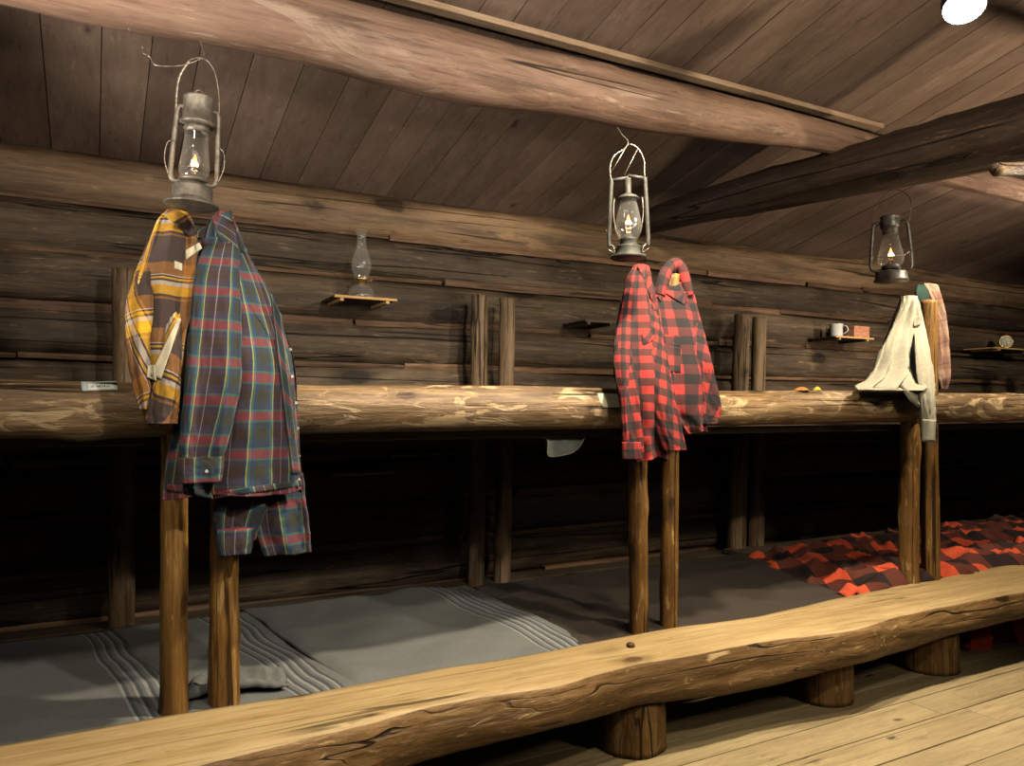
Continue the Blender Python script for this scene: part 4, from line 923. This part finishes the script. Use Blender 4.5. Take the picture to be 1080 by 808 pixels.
# ------------------------------------------------------------------ blankets on the lower bunk
BZ = 0.322
def sheet(name, c4, mat, label, cat, nx=90, ny=60, wr=0.010, seed=0.0, z0=BZ, uvrot=0.0, uoff=0.0, voff=0.0, fold=0.0, fs=6.0, parent=None, edge=0.0, thick=0.006, uw=None, hang=None, group=None):
    """c4: near-left, near-right, far-right, far-left in (x, y); wrinkled woollen sheet"""
    bm = bmesh.new(); bm.loops.layers.uv.verify(); g = []
    a, b, c, d = [Vector(q) for q in c4]; w = ((b - a).length + (c - d).length)/2; h = ((d - a).length + (c - b).length)/2
    w = uw or w
    for j in range(ny+1):
        row = []
        for i in range(nx+1):
            s, t = i/nx, j/ny
            p = (a*(1-s) + b*s)*(1-t) + (d*(1-s) + c*s)*t
            p = p + Vector((0.02*noise.noise(Vector((t*4, seed, 1))), 0.015*noise.noise(Vector((s*4, seed, 2)))))*(1 if edge == 0 else edge)
            q = Vector((p.x, p.y, seed))
            z = z0 + wr*1.4*(noise.noise(q*2.6) + 0.5) + wr*0.5*noise.noise(q*7)
            if fold:
                f1 = noise.noise(Vector((p.x*fs*0.55 + p.y*fs*0.8, p.y*fs*0.5 - p.x*fs*0.35, seed + 4)))
                f2 = noise.noise(Vector((p.x*fs*1.3, p.y*fs*1.1 - p.x*fs, seed + 9)))
                z += fold*(1 - abs(f1)*2.4) + fold*0.6*(1 - abs(f2)*2.2)
            ed = min(s, 1-s, t, 1-t)
            z -= (wr + fold*0.8)*max(0, 1 - ed*14)**2
            z = max(z, z0 + 0.002)
            row.append(bm.verts.new((p.x, p.y, z)))
        g.append(row)
    cr, sr = math.cos(uvrot), math.sin(uvrot)
    for j in range(ny):
        for i in range(nx):
            f = bm.faces.new((g[j][i], g[j][i+1], g[j+1][i+1], g[j+1][i])); uv = []
            for (jj, ii) in ((j, i), (j, i+1), (j+1, i+1), (j+1, i)):
                co = g[jj][ii].co; u, v = ii/nx*w + (co.z - z0)*0.8*(1 if fold else 0), jj/ny*h + (co.z - z0)*0.6*(1 if fold else 0)
                uv.append((u*cr - v*sr + uoff, u*sr + v*cr + voff))
            uvset(bm, f, uv)
    return tag(obj(name, bm, mat, None, solid=thick), label, cat, group)
def q2(px, py, z=0.345): p = PZ(px, py, z); return (p.x, p.y)
GB = 'grey striped blankets on the lower bunk'
# left blanket ends with stripes at x 100..165
def gx(px, py): return PZ(px, py, 0.345).x
xa = gx(140, 715); xb2 = gx(292, 690); xc = gx(560, 640)
sheet('blanket', ((-1.6, 2.50), (xa + 0.16, 2.50), (xa - 0.02, 3.66), (-1.6, 3.70)), M['blanket'], 'grey wool blanket with pale stripes, leftmost on the lower bunk', 'blanket', wr=0.012, seed=1.2, uoff=-(xa + 0.16 + 1.6) + 0.96, group=GB)
sheet('blanket', ((xa + 0.14, 2.50), (xb2 + 0.20, 2.50), (xb2 + 0.02, 3.68), (xa - 0.05, 3.68)), M['blanket'], 'grey blanket with stripes behind the left pair of bunk posts', 'blanket', wr=0.014, seed=4.2, uoff=-(xb2 - xa + 0.06) + 0.93, group=GB, z0=BZ + 0.002)
e1 = PZ(636, 676, 0.345); e2 = PZ(470, 606, 0.37)
sheet('blanket', ((xb2 + 0.16, 2.50), (e1.x - 0.02, 2.50), (e2.x + 0.05, 3.68), (xb2 + 0.0, 3.68)), M['blanket'], 'grey blanket with slanting striped end, lit in the middle of the lower bunk', 'blanket', wr=0.018, seed=7.7, uoff=0.93 - (e1.x - xb2 - 0.16), uw=e1.x - xb2 - 0.16, fold=0.006, fs=2.6, group=GB, z0=BZ + 0.006)
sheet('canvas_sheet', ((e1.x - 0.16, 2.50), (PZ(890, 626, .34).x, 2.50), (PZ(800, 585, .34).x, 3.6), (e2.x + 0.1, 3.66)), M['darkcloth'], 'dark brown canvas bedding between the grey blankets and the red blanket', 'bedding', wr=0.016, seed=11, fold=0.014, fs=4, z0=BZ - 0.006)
# rumpled end beside the left posts
rl = sheet('blanket_roll', ((P(196, 735, 2.62).x, 2.60), (P(302, 730, 2.62).x, 2.585), (P(292, 722, 2.8).x, 2.76), (P(200, 722, 2.8).x, 2.77)), M['blanket'], 'x', 'blanket', nx=90, ny=40, wr=0.006, seed=33, fold=0.026, fs=9, z0=BZ + 0.024)
tag(rl, 'rumpled grey wool fold bunched around the left pair of posts', 'blanket')
rbk = sheet('blanket', ((q2(905, 632)[0], 2.52), (6.6, 2.50), (6.6, 3.66), q2(782, 588)), M['buffalo_blanket'], 'red and black checked blanket crumpled on the lower bunk at the right', 'blanket', nx=170, ny=80, wr=0.012, seed=21, fold=0.060, fs=4.6, uvrot=0.35, z0=BZ - 0.004)
# red cloth under the bunk
rg_ = loft('red_cloth', [(652, 1022, 1100, 2.60, .03), (668, 1018, 1105, 2.58, .05), (686, 1016, 1110, 2.56, .06)], M['buffalo_blanket'], None, nf=7, amp=0.02, seed=2)
tag(rg_, 'crumpled dark red cloth under the right end of the bench', 'cloth')
# blanket corner hanging below the upper rail
bm = bmesh.new(); poly = [(560, 459), (577, 463), (577.5, 470), (578, 478), (581, 481), (592, 480), (603, 477), (611, 471), (616, 463), (620, 457), (600, 456), (580, 456)]
fr = [bm.verts.new(P(x, y, 2.635)) for x, y in poly]; bk = [bm.verts.new(P(x, y, 2.635) + Vector((0, 0.012, 0))) for x, y in poly]
bm.faces.new(fr); bm.faces.new(bk)
for k in range(len(poly)): bm.faces.new((fr[k], fr[(k+1) % len(poly)], bk[(k+1) % len(poly)], bk[k]))
hc = obj('bedding_corner', bm, M['greencloth'], None, smooth=False); tag(hc, 'grey-green bedding corner hanging below the rail left of the red shirts', 'bedding')
bm = bmesh.new(); add_tube(bm, spline([P(x, y, 2.630) for x, y in ((520, 457), (560, 461), (577, 463.5), (577.5, 478), (581, 481.5), (592, 480.5), (603, 477.5), (611, 471.5), (616, 463), (621, 456))], 4), 0.0028, 6); obj('binding', bm, M['greenedge'], hc)
# plank strip at the back of the bunk
bm = bmesh.new(); a, b = q2(752, 577, .35), q2(868, 560, .35)
add_box(bm, ((a[0] + 5.0)/2 + 0.02, 3.60, 0.335), (5.0 - a[0], 0.30, 0.028), 0.004); pk_ = obj('loose_board', bm, M['board_grey'], None, smooth=False); tag(pk_, 'wide grey plank lying at the back of the bunk behind the red blanket', 'board')
# little ledge low on the wall
bm = bmesh.new(); a, b = P(349, 499, 3.80), P(414, 501, 3.80); add_box(bm, ((a.x+b.x)/2, 3.86, (a.z+b.z)/2), (b.x - a.x, 0.14, 0.014), 0.002); lg = obj('wall_ledge', bm, M['shelf'], None, smooth=False); tag(lg, 'thin wooden ledge low on the dark wall under the upper bunk', 'shelf')

# ------------------------------------------------------------------ lamp head and split log at upper right
lh = thing('spotlight', 'white glowing lamp head under the ceiling at the upper right', 'spotlight', LAMPC)
aim = Vector((-0.35, -0.30, -0.88)).normalized()
ML = Matrix.Translation(LAMPC) @ aim.to_track_quat('Z', 'Y').to_matrix().to_4x4()
bm = bmesh.new(); add_lathe(bm, [(0, 0), (0.060, 0.0), (0.060, 0.004), (0, 0.008)], 32); obj('lens', bm, M['lamp'], lh, ML)
bm = bmesh.new(); add_lathe(bm, [(0.020, -0.14), (0.045, -0.12), (0.064, -0.03), (0.064, 0.003), (0.061, 0.003), (0.057, -0.03), (0, -0.03)], 32, cap=False); obj('housing', bm, M['black'], lh, ML)
bm = bmesh.new(); add_tube(bm, [LAMPC - aim*0.12, Vector((LAMPC.x + 0.02, LAMPC.y, ceil_z(LAMPC.y) + 0.01))], 0.010, 10); obj('bracket', bm, M['black'], lh)

q0 = P(1050, 177, 1.40); q1 = P(1200, 150, 1.40)
sp = log_obj('split_log', q0, Vector((q1.x + 0.6, 1.42, q1.z)), 0.022, 0.028, M['rail'], seg=16, step=0.02, wob=0.0, rough=0.2, flat=0.014)
tag(sp, 'bright splintered end of a split log poking in at the right edge', 'log')
